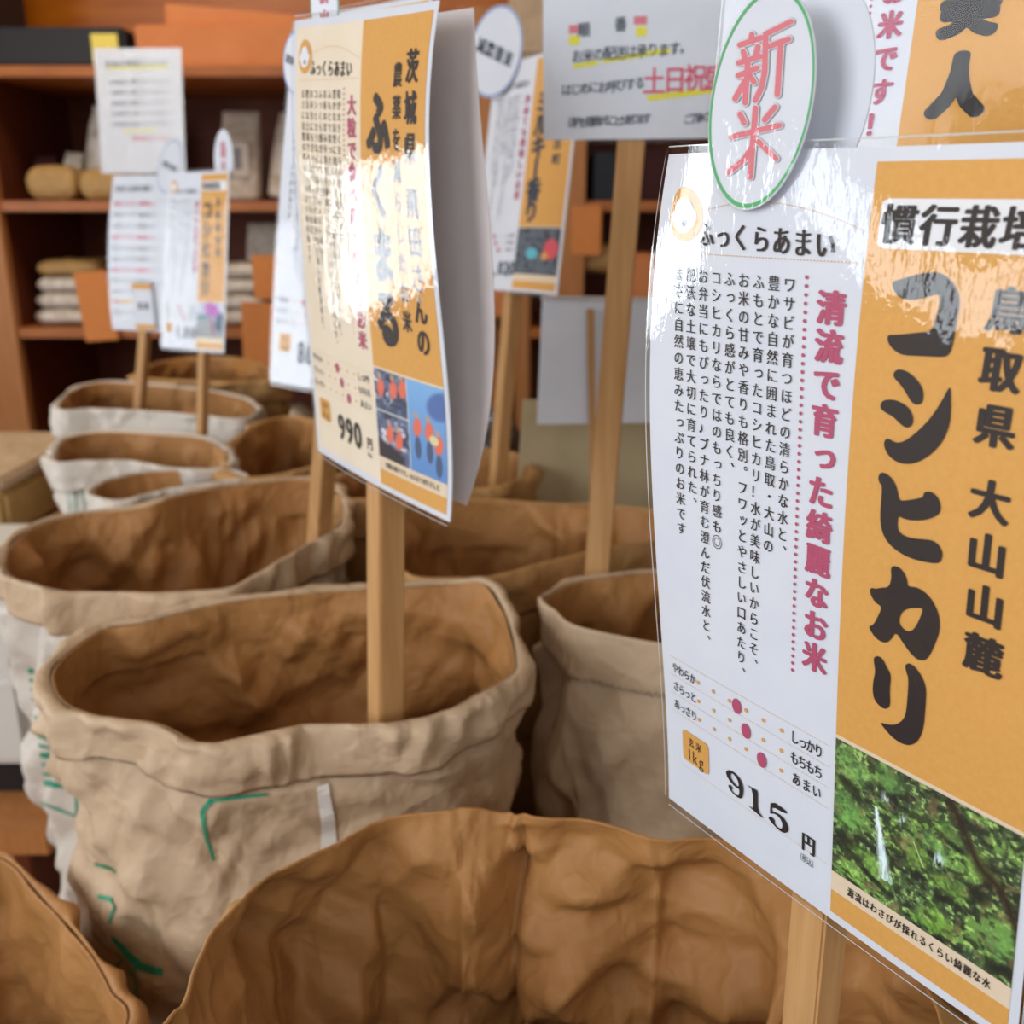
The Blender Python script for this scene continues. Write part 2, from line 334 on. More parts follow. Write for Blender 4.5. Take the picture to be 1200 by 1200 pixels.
GLY = {
 'ko':[(113.4,41.7),(116.6,40.6),(121.8,38.8),(126.0,37.7),(129.8,37.7),(133.1,39.2),(135.7,41.5),(137.5,44.4),(138.0,47.2),(137.9,51.1),(138.0,56.8),(137.7,60.8),(136.7,62.7),(134.9,63.3),(127.8,63.9),(121.8,64.5),(119.0,64.1),(116.0,62.4),(114.5,60.4),(114.4,58.6),(118.2,58.2),(124.7,56.8),(130.1,55.8),(130.7,51.8),(131.3,47.8),(130.7,44.5),(129.7,44.3),(125.5,45.9),(120.5,47.0),(117.1,46.4),(114.7,44.5)],
 'si1':[(120.0,69.1),(123.2,69.4),(126.9,71.4),(129.4,73.8),(130.3,76.3),(130.0,78.8),(128.4,79.8),(126.2,79.3),(124.2,77.0),(121.4,74.1),(118.3,72.1),(118.3,70.3)],
 'si2':[(114.4,81.8),(115.4,80.3),(118.5,79.4),(122.1,79.7),(125.4,81.1),(127.3,83.5),(127.6,86.0),(126.4,87.6),(124.5,87.8),(122.2,86.6),(119.9,85.1),(116.5,84.2),(114.7,83.3)],
 'si3':[(138.9,71.8),(139.6,73.4),(140.7,80.8),(140.5,85.0),(139.1,89.5),(136.0,94.1),(131.7,97.9),(127.0,100.0),(122.6,100.0),(119.2,98.4),(117.2,95.5),(117.5,93.4),(118.9,92.6),(120.8,93.4),(123.0,93.4),(126.0,91.8),(130.4,87.3),(134.2,82.3),(137.0,76.7)],
 'hi':[(116.1,107.2),(116.5,105.5),(117.8,104.6),(120.4,105.2),(122.8,107.0),(124.3,109.7),(125.1,113.0),(128.5,111.9),(132.0,110.5),(134.2,109.3),(134.2,108.0),(135.3,107.1),(137.2,106.9),(139.4,108.1),(140.6,109.9),(141.0,111.9),(140.5,113.6),(138.4,115.4),(135.1,117.2),(131.0,118.4),(127.6,118.7),(125.4,118.2),(125.2,121.1),(125.8,123.4),(127.8,124.5),(131.5,124.5),(135.7,123.6),(138.9,123.0),(141.3,123.7),(142.8,125.4),(143.2,127.4),(142.7,129.5),(141.1,130.6),(136.4,131.4),(130.9,131.7),(125.8,130.7),(121.5,128.6),(119.0,125.0),(118.1,120.8),(118.0,115.7),(118.1,109.5),(116.8,108.7)],
 'ka':[(123.9,138.5),(124.1,137.1),(125.3,136.2),(127.6,136.3),(129.6,137.8),(130.8,140.0),(131.0,142.0),(134.2,141.1),(137.2,141.5),(140.4,143.3),(143.0,146.6),(144.3,150.4),(144.2,154.4),(143.0,158.7),(141.4,163.4),(140.0,165.8),(138.5,166.8),(136.2,167.1),(133.3,165.5),(130.3,162.9),(127.5,160.1),(125.3,164.5),(123.1,166.2),(119.7,166.0),(116.9,163.8),(116.0,162.3),(117.8,161.3),(119.6,157.6),(121.3,152.9),(118.2,152.4),(116.0,149.9),(115.7,148.2),(116.6,147.2),(117.9,147.3),(120.5,145.9),(123.6,144.8),(124.4,140.9)],
 'kah':[(129.6,150.8),(136.5,147.8),(137.8,148.4),(133.9,158.8),(128.1,157.2)],
 'ri1':[(118.8,174.4),(119.3,172.9),(120.6,172.1),(122.1,172.2),(123.4,173.3),(124.6,175.1),(126.0,176.5),(126.5,178.6),(126.2,182.3),(126.4,185.4),(126.7,188.0),(126.4,189.9),(125.0,191.4),(123.3,191.6),(120.8,190.6),(119.4,188.7),(119.0,185.4),(119.3,181.7),(119.9,178.2)],
 'ri2':[(132.0,171.7),(132.4,170.5),(133.5,169.7),(135.2,169.8),(137.2,171.1),(139.3,173.2),(140.6,176.1),(140.9,179.4),(140.8,185.2),(140.7,190.3),(139.8,195.0),(138.0,198.8),(135.3,201.2),(132.0,201.9),(128.2,201.3),(125.2,199.6),(122.6,197.7),(125.0,197.4),(128.0,196.4),(130.4,194.7),(132.4,192.2),(133.4,188.9),(133.6,184.5),(133.7,179.1),(133.6,175.3),(132.6,173.4)],
 'd9':[(43.1,259.3),(44.8,257.8),(47.5,257.4),(50.7,257.9),(52.8,259.4),(54.0,262.2),(53.8,265.2),(53.0,267.6),(51.9,268.6),(49.5,268.9),(46.8,268.4),(44.8,267.1),(44.2,265.9),(45.4,265.0),(46.8,265.4),(47.0,266.6),(46.2,267.2),(47.9,268.0),(49.8,268.2),(51.0,267.4),(51.4,265.9),(51.3,264.0),(49.0,264.4),(45.8,263.5),(43.6,261.9),(43.0,260.3)],
 'd9h':[(45.8,259.8),(46.7,258.5),(48.3,258.5),(50.2,259.7),(51.1,261.6),(50.9,263.2),(49.3,263.4),(47.2,262.4),(45.9,261.1)],
 'd1':[(56.5,259.3),(59.6,259.3),(62.4,258.7),(62.7,260.4),(62.7,268.8),(65.9,270.4),(65.7,270.8),(57.2,269.6),(57.5,269.2),(60.1,269.3),(59.6,260.0),(56.6,259.6)],
 'd5':[(70.1,259.3),(79.5,259.6),(78.8,261.4),(71.1,261.8),(70.9,264.7),(73.1,263.6),(76.5,263.6),(78.8,264.7),(80.2,266.8),(80.1,269.0),(78.4,270.8),(76.0,271.4),(72.6,270.8),(69.7,269.6),(68.8,268.6),(69.7,267.5),(71.4,267.3),(72.6,268.1),(72.4,269.3),(73.1,270.1),(74.8,270.4),(76.3,269.9),(77.0,268.3),(76.5,266.1),(74.6,264.7),(72.1,264.7),(70.2,266.1),(69.7,265.8)],
}
# ------------------------------------------------------------------ printed pictures (painted per vertex on the sheet)
def vnoise(X, Y, seed):
    r = np.random.default_rng(seed); G_ = r.random((64, 64)); xi = np.floor(X).astype(int); yi = np.floor(Y).astype(int); fx = X - xi; fy = Y - yi
    fx = fx * fx * (3 - 2 * fx); fy = fy * fy * (3 - 2 * fy); g = lambda a, b: G_[a % 64, b % 64]
    return (g(xi, yi) * (1 - fx) + g(xi + 1, yi) * fx) * (1 - fy) + (g(xi, yi + 1) * (1 - fx) + g(xi + 1, yi + 1) * fx) * fy
def fbm(X, Y, seed, o=4):
    t = 0; a = .5
    for k in range(o): t = t + a * vnoise(X * 2 ** k, Y * 2 ** k, seed + k); a *= .5
    return t
def hexc(h): return np.array([int(h[i:i + 2], 16) / 255 for i in (0, 2, 4)])
def mixc(C, col_, a): return C * (1 - a[..., None]) + hexc(col_) * a[..., None]
def ell(X, Y, cx, cy, rx, ry, ang=0, soft=.25):
    a = math.radians(ang); dx = X - cx; dy = Y - cy; u = (dx * math.cos(a) + dy * math.sin(a)) / rx; v = (-dx * math.sin(a) + dy * math.cos(a)) / ry
    return np.clip((1 - np.hypot(u, v)) / soft, 0, 1)
def brook(X, Y):                       # mossy rocks and ferns round a little waterfall; X 0..1.28, Y 0..1
    n = fbm(X * 8, Y * 8, 3); f = fbm(X * 46, Y * 46, 11, 3); g = fbm(X * 22 + 3, Y * 30, 17, 3); C = np.zeros(X.shape + (3,)) + hexc('33422a')
    C = mixc(C, '5d7f3c', np.clip((n - .40) * 5, 0, 1)); C = mixc(C, '9dbf68', np.clip((f - .44) * 7, 0, 1) * np.clip((g - .36) * 5, 0, 1) * .85)
    C = mixc(C, '1c2016', np.clip((.43 - g) * 9, 0, 1) * .75); C = mixc(C, '6a5a3c', np.clip((fbm(X * 14, Y * 14, 60) - .58) * 8, 0, 1) * .6)
    for cx, cy, rx, ry, a, c in ((.12, .16, .2, .14, 25, '6ea04e'), (.42, .1, .16, .1, 20, '4c7a3c'), (.10, .5, .13, .2, 0, '5f9646'), (.85, .22, .1, .07, 10, '4c7330'), (1.02, .35, .1, .17, 20, '86b24e'),
                              (.62, .52, .10, .12, 0, '55792c'), (.74, .38, .13, .07, 30, '648f48'), (.86, .6, .17, .08, -8, '74a03e'), (.32, .78, .22, .08, 18, '67933a'), (.16, .93, .12, .05, 10, '93cc54'),
                              (.8, .88, .12, .1, 35, '6a9430'), (1.18, .75, .12, .16, 0, '5f8c44'), (.7, .95, .1, .05, 10, '70a438')):
        m_ = ell(X, Y, cx + (n - .5) * .1, cy + (g - .5) * .1, rx, ry, a, .5); C = mixc(C, '161a10', ell(X, Y, cx + .01, cy + ry * 1.05, rx * .95, ry * .4, a, .6) * .8)
        C = mixc(C, c, m_ * .85 * np.clip(.35 + 1.6 * (f - .25), 0, 1))
    C = mixc(C, '241b12', np.clip(1 - abs((X - .93) * .62 + .1 - Y * .55 + .02 * np.sin(X * 20)) * 16, 0, 1) * (X > .80))
    ww = X + (f - .5) * .03; w = np.clip(1.2 - abs(ww - (.335 + .20 * (Y - .4))) / (.014 + .075 * np.clip(Y - .33, 0, 1)), 0, 1) * ((Y > .33) & (Y < .83 + (f - .5) * .1))
    C = mixc(C, 'd2e6f4', w ** .5 * np.clip(.6 + 1.2 * (fbm(X * 90, Y * 9, 5, 2) - .2), 0, 1))
    for cx, cy, rx, ry, a in ((.40, .23, .06, .05, 30), (.52, .33, .09, .05, 50), (.58, .16, .03, .07, 0), (.77, .45, .06, .1, 20), (.66, .74, .02, .1, 0), (1.0, .98, .05, .1, 30)):
        C = mixc(C, 'b4c8cc', ell(X, Y, cx, cy, rx, ry, a, .8) * np.clip((fbm(X * 40, Y * 14, 77, 3) - .42) * 7, 0, 1))
    C = mixc(C, 'c0b890', np.clip(1 - abs(X - .60 - (Y - .42) * .55) * 120, 0, 1) * ((Y > .42) & (Y < .56)))
    C = np.clip(C * 1.18 + .02, 0, 1); return C
def people(X, Y):                      # three snapshots: field helpers in orange shirts under a blue sky
    f = fbm(X * 14, Y * 14, 21); C = mixc(np.zeros(X.shape + (3,)) + hexc('5c6d8e'), '2c3450', np.clip((f - .45) * 6, 0, 1))
    C = mixc(C, 'd8d4de', np.clip((fbm(X * 10, Y * 16, 40) - .55) * 6, 0, 1))
    C = np.where(((X > .5) & (Y > -1))[..., None], mixc(np.zeros(X.shape + (3,)) + hexc('7fb4e6'), '5f90cc', np.clip(Y * 1.1, 0, 1)), C)
    C = mixc(C, '4d6aa8', ell(X, Y, .95, .2, .22, .16, -30) * .9)
    for cx, cy in ((.62, .5), (.78, .5), (.1, .2), (.3, .18), (.44, .14), (.2, .7), (.34, .74), (.9, .62)):
        C = mixc(C, 'ea6f52', ell(X, Y, cx, cy, .065, .12, 10) * .95); C = mixc(C, '3e4a66', ell(X, Y, cx, cy + .22, .05, .14) * .8); C = mixc(C, 'c59a80', ell(X, Y, cx - .01, cy - .13, .035, .04) * .9)
    C = mixc(C, '2a2430', ell(X, Y, .16, .93, .3, .12, 10)); C = mixc(C, 'e8dca0', ell(X, Y, .84, .58, .07, .06) * .9)
    C = mixc(C, 'e6e2d8', np.clip(1 - abs(X - .5) * 90, 0, 1)); C = mixc(C, 'e6e2d8', np.clip(1 - abs(Y - .46 - .0 * X) * 60, 0, 1) * (X < .5)); return C
def flower(X, Y):                      # magenta round flower on a stem by grey water
    C = mixc(np.zeros(X.shape + (3,)) + hexc('c4c8da'), '8f9496', np.clip((Y - .42) * 5, 0, 1)); C = mixc(C, '3f6d78', ell(X, Y, .2, .42, .35, .1) * .8)
    C = mixc(C, '34506e', ell(X, Y, .9, .55, .25, .3)); C = mixc(C, 'b04fb4', ell(X, Y, .55, .2, .34, .22, 20)); C = mixc(C, '8a2e6a', ell(X, Y, .6, .66, .06, .35, -15)); return C
def group_(X, Y):
    f = fbm(X * 12, Y * 12, 9); C = mixc(np.zeros(X.shape + (3,)) + hexc('5a6470'), '2a2e3c', np.clip((f - .45) * 5, 0, 1))
    C = mixc(C, '58b8c8', ell(X, Y, .4, .55, .16, .14)); C = mixc(C, 'd84a5a', ell(X, Y, .82, .45, .18, .25)); C = mixc(C, 'e09a4a', ell(X, Y, .7, .6, .08, .1)); return C
def photo(sh, parent, x0, y0, x1, y1, fn, nx, ny, off=.00045, asp=1.):
    X, Y = np.meshgrid(np.linspace(0, 1, nx), np.linspace(0, 1, ny)); C = np.clip(fn(X * asp, Y), 0, 1)
    o = mesh('photo_print', sh.at((x0 + X * (x1 - x0)).ravel(), (y0 + Y * (y1 - y0)).ravel(), off), grid_faces(nx, ny), M['vcol'], parent, True)
    a = o.data.color_attributes.new('print', 'FLOAT_COLOR', 'POINT')
    L_ = np.where(C > .04045, ((C + .055) / 1.055) ** 2.4, C / 12.92).reshape(-1, 3)
    a.data.foreach_set('color', np.hstack([L_, np.ones((len(L_), 1))]).astype(np.float32).ravel()); return o

BODY = ['ワサビが育つほどの清らかな水と、', '豊かな自然に囲まれた鳥取・大山の', 'ふもとで育ったコシヒカリ！水が美味しいからこそ、',
        'お米の甘みや香りも格別。フワッとやさしい口あたり、', 'ふっくら感がとても良く、', 'コシヒカリならではのもっちり感も◎',
        'お弁当にもぴったり♪ブナ林が育む澄んだ伏流水と、', '肥沃な土壌で大切に育てられた、', 'まさに自然の恵みたっぷりのお米です']
def rice_sign(sh, root, body, red, title, origin, pill, price, pic, paper='paper', far=False, caption='', levels=(50., 55.6, 64.9), title_fn=None, film='film', back=None, headline=True, scale_title=1., ox=None):
    """one sheet of the shop's sign: paper > printed panels, lettering, picture, clear film"""
    W_ = 183.
    p = slab('front_sheet', sh, 0, W_, 0, 297, 0., .0003, M['paper'], root, 24, 40)
    pan = Ink(); pan.rect(103, 4.5, 179.5, 213 if pic else 293); pan.rect(103, 282.5, 179.5, 293.2); pan.build('orange_panel', sh, .0002, M['orange'], p)
    if paper == 'cream':
        q = Ink(); q.rect(4.5, 4.5, 103, 292); q.build('cream_panel', sh, .00015, M['cream'], p)
    b = Ink(); b.rect(103, 212, 179.5, 282.5); b.build('caption_strip', sh, .00025, M['beige'], p)
    w_ = Ink(); blk = Ink(); rd = Ink(); org = Ink(); hd = Ink()
    if pill: w_.rect(106.5, 15.8, 176, 31.3, 2.2); w_.build('white_label_panel', sh, .0004, M['white_ink'], p)
    # header: rice-grain emblem, words, dotted rules
    egg = [(19.5 + 11 * math.cos(a) * (1 + .12 * math.sin(a + .9)), 22.5 + 10.5 * math.sin(a) * (1 - .0 * a)) for a in np.linspace(0, 2 * math.pi, 18, endpoint=False)]
    org.poly(egg)
    fc = Ink(); fc.disc(19.5, 23.0, 7.2, 6.6, 20); fc.disc(13.2, 23.6, 2, 2); fc.disc(25.8, 23, 2, 2); fc.build('emblem_face', sh, .0006, M['white_ink'], p)
    if not far:
        for q_ in ([(15.5, 20.3), (17.5, 19.9)], [(15.8, 21.9), (17.7, 21.7)], [(21.5, 19.6), (23.6, 20.1)], [(21.6, 21.5), (23.4, 21.6)]): blk.stroke(q_, .45)
        hd.disc(20.2, 26, 1.9, 1.6); hd.stroke([(13.5, 20.5), (14.3, 18)], .9); hd.stroke([(24.2, 17.6), (25.5, 20)], .9)
    for i, c in enumerate('ふっくらあまい'): blk.glyph(c, 33.5 + i * 8.9 + (0 if i < 3 else .6), 29.5 + .25 * i, 8.2, 10.5, bold=.012, min_=.25)
    if not far:
        org.dots(11, 37.2, 100, 36.4, 1.35, .28)
        for i in range(60): a = i / 59; org.disc(30 + 70 * a, 25 - 9.5 * math.sin(math.pi * (.12 + .76 * a)) + 4 * a, .28, n=5)
        rd.dots(80.8, 42.4, 80.8, 194.2, 3.0, .78)
    for i, t in enumerate(body):
        if not t: continue
        x = 73.8 - i * 7.05
        blk.vtext(t, x, 45.5, 6.72, 5.5, 5.9, min_=.06 if not far else 0.)
    if red:
        rd.vtext(red, 91.6, 52, 13.24 if len(red) > 8 else 15, 12., 12.4, bold=.028, min_=.3)
    if title_fn: title_fn(blk)
    elif title:
        n = len(title); pt = 160. / max(n, 4)
        for i, c in enumerate(title): blk.glyph(c, 124, 50 + pt * .35 + i * pt, 26 * scale_title, 30 * scale_title, bold=.05, min_=.5, vert=True)
    for i, (c, y) in enumerate(origin): blk.glyph(c, (ox or 153.8) + (y - 47) * (.058 if not ox else 0), y, 13.5, 14 if not ox else 19, bold=.026, min_=.35)
    if pill: hd2 = Ink(); hd2.htext(pill, 113.3, 23.6, 13.1, 12.2, 13., bold=.022, min_=.3, dy=.05); hd2.build('label_lettering', sh, .0006, M['ink'], p)
    # taste scales
    for k, (l, r_) in enumerate((('やわらか', 'しっかり'), ('さらっと', 'もちもち'), ('あっさり', 'あまい'))):
        y = 223.2 + k * 9.3
        if not far:
            org.dots(6, y - 5.4, 100, y - 4.6, 1.15, .22); org.dots(6, y + 3.9, 100, y + 4.7, 1.15, .22) if k == 2 else None
        for j in range(6): org.disc(25.2 + 10.1 * j, y + .4, .95)
        rd.disc(levels[k], y + .9, 2.8, 3.5, 20)
        blk.htext(l, 9.4, y - .3, 4.1, 4.1, 5.4, bold=.02, dy=.1)
        for j, c in enumerate(r_): blk.glyph(c, (82.8 if len(r_) == 4 else 84) + j * (4.1 if len(r_) == 4 else 5.3), y + .2, 4.6, 6.2, bold=.02)
    bd = Ink(); bd.rect(12.6, 252.4, 31.2, 268.2, 2.4); bd.build('weight_badge', sh, .0004, M['orange'], p)
    blk.htext('玄米', 19.2, 257, 5.2, 4.4, 5, bold=.02)
    for i, c in enumerate('1kg'): blk.glyph(c, 17.6 + i * 4.2, 263.6, 7.5, 8.6, bold=.0)
    if price == '915':
        blk.poly(GLY['d9'], GLY['d9h']); blk.poly(GLY['d1'], smooth=1); blk.poly(GLY['d5'], smooth=1)
    else:
        for i, c in enumerate(price): blk.glyph(c, 49 + i * 12.5, 266.5, 21, 26, bold=.02, min_=.5)
    blk.glyph('円', 91, 268.6, 7.4, 9.5, bold=.015, min_=.25); blk.htext('（税込）', 86.5, 276.8, 2.6, 2.7, 4)
    if not far: org.dots(12.5, 271.5, 100, 272, 1.15, .2)
    if caption: hd3 = Ink(); hd3.htext(caption, 112.8, 278, 3.62, 3.2, 4.4, min_=.1, dy=-.02); hd3.build('caption_lettering', sh, .0006, M['ink'], p)
    org.build('orange_marks', sh, .00045, M['orange'], p)
    rd.build('red_lettering', sh, .0005, M['rose'], p); hd.build('emblem_details', sh, .0007, M['grey_ink'], p)
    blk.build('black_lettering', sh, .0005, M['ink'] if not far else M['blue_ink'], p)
    if pic: photo(sh, p, 103.2, 213.5, 179.5, 273.4, *pic)
    slab('laminate_film', sh, -2, W_ + 2, -3, 300, .0011, 0, M[film], root, 60, 90, corner=5)
    e = Ink()
    for x0, y0, x1, y1 in ((-2, 1, -1.5, 296), (W_ + 1.5, 1, W_ + 2, 296)): e.rect(x0, y0, x1, y1)
    e.rect(1, -3, W_ - 1, -2.5); e.rect(1, 299.5, W_ - 1, 300); e.build('film_edge', sh, .0008, M['edge'], root)
    return p
def oval(root, at_fn, m_edge, parts, name='oval_tag', label=None, th=.0006, edge=.055):
    """an oval card given in the units of at_fn(a, b, off): unit circle -> card"""
    n = 64; A = np.linspace(0, 2 * math.pi, n, endpoint=False)
    def ring(r0, r1, off, nm, m, par):
        V = [at_fn(r * math.cos(a), r * math.sin(a), off) for r in (r0, r1) for a in A]
        return mesh(nm, V, [(i, (i + 1) % n, n + (i + 1) % n, n + i) for i in range(n)], m, par)
    V = [at_fn(0, 0, 0)] + [at_fn(math.cos(a), math.sin(a), 0) for a in A] + [at_fn(math.cos(a), math.sin(a), -th) for a in A] + [at_fn(0, 0, -th)]
    F = [(0, 1 + i, 1 + (i + 1) % n) for i in range(n)] + [(1 + i, 1 + n + i, 1 + n + (i + 1) % n, 1 + (i + 1) % n) for i in range(n)] + [(2 * n + 1, 1 + n + (i + 1) % n, 1 + n + i) for i in range(n)]
    o = mesh(name, V, F, M['paper'], root)
    if label: o['label'] = label
    if m_edge: ring(1 - edge, .985, .0002, 'printed_border', m_edge, o)
    return o

# ------------------------------------------------------------------ open paper sacks
def resample(P, n, smooth=True):
    P = np.array(P, float); m = len(P); Q = []
    for i in range(m):                 # closed Catmull-Rom
        p0, p1, p2, p3 = P[i - 1], P[i], P[(i + 1) % m], P[(i + 2) % m]
        for t in np.linspace(0, 1, 24, endpoint=False):
            Q.append(.5 * (2 * p1 + (p2 - p0) * t + (2 * p0 - 5 * p1 + 4 * p2 - p3) * t * t + (3 * p1 - p0 - 3 * p2 + p3) * t ** 3))
    Q = np.array(Q); d = np.linalg.norm(np.roll(Q, -1, 0) - Q, axis=1); s = np.concatenate([[0], np.cumsum(d)])
    Qc = np.vstack([Q, Q[:1]]); t = np.linspace(0, s[-1], n, endpoint=False)
    R = np.stack([np.interp(t, s, Qc[:, k]) for k in range(3)], 1)
    if np.sum(R[:, 0] * np.roll(R[:, 1], -1) - np.roll(R[:, 0], -1) * R[:, 1]) < 0: R = R[::-1].copy()
    return R, s[-1]
def blur(A, sig, L_):                  # circular smoothing along the loop, sig in metres
    k = np.fft.rfftfreq(len(A), L_ / len(A)) * 2 * math.pi
    return np.fft.irfft(np.fft.rfft(A, axis=0) * np.exp(-(k ** 2) * sig ** 2 / 2)[:, None], len(A), axis=0)
def nrm(A):
    t = np.roll(A, -1, 0) - np.roll(A, 1, 0); n = np.stack([t[:, 1], -t[:, 0]], 1); return n / (np.linalg.norm(n, axis=1, keepdims=True) + 1e-9)
def crumple(S_, D_, L_, seed, amp, lam=.09):
    """folded-paper relief: planar facets between sharp ridges. S_ along the loop, D_ down, metres"""
    r = np.random.default_rng(seed); th = S_ / L_ * 2 * math.pi; R_ = L_ / 2 / math.pi
    X = np.cos(th) * R_; Y = np.sin(th) * R_; Z = D_; H_ = np.zeros_like(S_)
    wx = vnoise(S_ * 18 + 7, D_ * 18, seed) * .02; wz = vnoise(S_ * 14, D_ * 14 + 9, seed + 1) * .02
    for k in range(13):
        d = r.normal(size=3); d /= np.linalg.norm(d); l = lam * (.55 + 1.3 * r.random()) * (1 if k < 6 else .42)
        p = ((X + wx) * d[0] + Y * d[1] + (Z + wz) * d[2] * .85) / l + r.random()
        tri = abs(p - np.floor(p) - .5) * 2
        g = np.clip(vnoise(S_ * 9 + k * 5.3, D_ * 9 + k * 3.1, seed + 5 + k) * 2.4 - .62, 0, 1)
        H_ = H_ + (tri - .5) * l * .25 * g
    H_ = H_ + (vnoise(S_ * 11, D_ * 7, seed + 30) - .5) * .016
    return H_ * amp
def sack(label, rim, base_z=0., n=300, rows=90, amp=1., out='kraft', ins='kraft_in', cuff=None, creases=(), seed=1, lam=.09, group=None, flare=0., soft=.03, zig=False, cuffmat=None, cat='paper sack', shrink=1.0):
    R, L_ = resample(rim, n); c = R.mean(0)
    root = thing('paper_sack', label, cat, (float(c[0]), float(c[1]), base_z), group)
    Ht = float(c[2] - base_z); XY = R[:, :2]; ctr = XY.mean(0); s = np.linspace(0, L_, n, endpoint=False)
    t = np.linspace(0, 1, rows) ** 1.35; dep = t * Ht
    Sg, Dg = np.meshgrid(s, dep); H_ = crumple(Sg, Dg, L_, seed, amp, lam)
    H_ = H_ * np.clip((Dg + .004) / .03, .12, 1) * np.clip((Ht - Dg) / .1, .2, 1)
    for (px, py), depth, w, w0 in creases:
        i = int(np.argmin(np.hypot(XY[:, 0] - px, XY[:, 1] - py))); ds = np.abs((s - s[i] + L_ / 2) % L_ - L_ / 2)
        ds = np.abs(ds[None, :] + .006 * np.sin(Dg * 30 + seed))
        H_ = H_ + depth * np.exp(-ds / w) * np.clip(Dg / w0, .15, 1)
    if cuff: H_ = np.where(Dg < cuff[0] * 1.25, np.minimum(H_, .0015), H_)      # pressed flat under the collar
    out_, inn = [], []
    for j in range(rows):
        d = dep[j]; A = blur(XY, .004 + soft * min(1, d / .25), L_); N_ = nrm(blur(A, .012, L_)); k = (1 - (1 - shrink) * t[j]) * (1 + flare * math.sin(math.pi * t[j]))
        A = ctr + (A - ctr) * k; B = A + N_ * H_[j][:, None]; z = R[:, 2] * (1 - t[j]) + base_z * t[j]
        out_.append(np.column_stack([B, z])); inn.append(np.column_stack([B - N_ * .0022, np.maximum(z, base_z + .004)]))
    # outer skin from the floor up, over the rim, then the inner skin down
    V = np.vstack(out_[::-1] + [np.column_stack([(out_[0][:, :2] + inn[0][:, :2]) / 2, out_[0][:, 2] + .0008])] + inn)
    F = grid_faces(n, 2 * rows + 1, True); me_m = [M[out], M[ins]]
    bot = len(V); V = np.vstack([V, [[ctr[0], ctr[1], base_z + .004]], [[ctr[0], ctr[1], base_z]]]); last = 2 * rows * n
    F += [(last + (i + 1) % n, last + i, bot) for i in range(n)] + [(i, (i + 1) % n, bot + 1) for i in range(n)]
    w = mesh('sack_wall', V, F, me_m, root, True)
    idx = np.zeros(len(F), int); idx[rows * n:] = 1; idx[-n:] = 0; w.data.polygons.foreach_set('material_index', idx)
    w.data.update()
    if cuff:                           # folded-over collar
        h, bulge = cuff; A = blur(XY, .003, L_); N_ = nrm(blur(A, .01, L_)); nv = 15; hh = h * (1 + .18 * (vnoise(s * 9, s * 0, seed + 3) - .5) * 2)
        if zig: hh = h * (1 + .25 * (vnoise(s * 7, s * 0, seed + 3) - .5)) + .0034 * (np.abs((s / .0068) % 1 - .5) * 2)
        rowsV = []; prof = []
        for q in np.linspace(0, 1, nv):
            if q < .2: a = q / .2 * math.pi; prof.append((.5 * bulge * (1 - math.cos(a)) - .001, .0035 * math.sin(a), 0))
            elif q < .85: u = (q - .2) / .65; prof.append((bulge * (1 - .25 * u * u) - .001, -u, 1))
            else: u = (q - .85) / .15; prof.append((bulge * .75 * (1 - u) + .0012 * u - .001 + (0 if not zig else 0), -1 + .06 * u * (0 if zig else 1), 1))
        for k, (o_, z_, f) in enumerate(prof):
            d_ = -z_ * hh if f else 0 * hh; cr = crumple(s, d_ + .03, L_, seed + 77, .5 if not zig else .25, .07) * (np.clip(k / 3, 0, 1) if k < nv - 2 else .5)
            cr = cr + (H_[np.clip(np.searchsorted(dep, d_.mean()), 0, rows - 1)]) * 1.0
            dz = np.where(f, z_ * hh, z_); rowsV.append(np.column_stack([A + N_ * (o_ + np.maximum(cr, -o_ * .6) + .0015)[:, None], R[:, 2] + dz + .0005]))
        mesh('folded_collar', np.vstack(rowsV[::-1]), grid_faces(n, nv, True), M[cuffmat or out], root, True)
    return root, w
def bvh_of(o):
    me = o.data; return BVHTree.FromPolygons([v.co for v in me.vertices], [tuple(p.vertices) for p in me.polygons])
def marks(name, wall, strokes, m, off=.0012, joined=False):
    """marker strokes drawn on a wall: each stroke is [(x, y)...], width in metres"""
    tree = bvh_of(wall); V = []; F = []; o = Vector((0, 0, CZ))
    for pts, wd in strokes:
        if not joined: V = []; F = []
        P = []; row = []; v0 = len(V)
        for a, b in zip(pts[:-1], pts[1:]):
            k = max(2, int(math.hypot(b[0] - a[0], b[1] - a[1]) / 3))
            for i in range(k): P.append((a[0] + (b[0] - a[0]) * i / k, a[1] + (b[1] - a[1]) * i / k))
        P.append(pts[-1])
        for x, y in P:
            h = tree.ray_cast(o, Vector(ray(x, y)).normalized())
            if h[0] is not None and (not row or (h[0] - row[-1][0]).length < .03): row.append((h[0], h[1] if h[1].dot(o - h[0]) > 0 else -h[1]))
        if len(row) < 2: continue
        for i, (p, n) in enumerate(row):
            d = row[min(len(row) - 1, i + 1)][0] - row[max(0, i - 1)][0]
            s_ = d.normalized().cross(n).normalized() * wd / 2 * (1 - .35 * abs(2 * i / (len(row) - 1) - 1))
            V += [p + n * off - s_, p + n * off + s_]
            if i: q = len(V); F.append((q - 4, q - 3, q - 1, q - 2))
        if not joined: mesh(name, V, F, m, wall)
    if joined: mesh(name, V, F, m, wall)['kind'] = 'stuff'

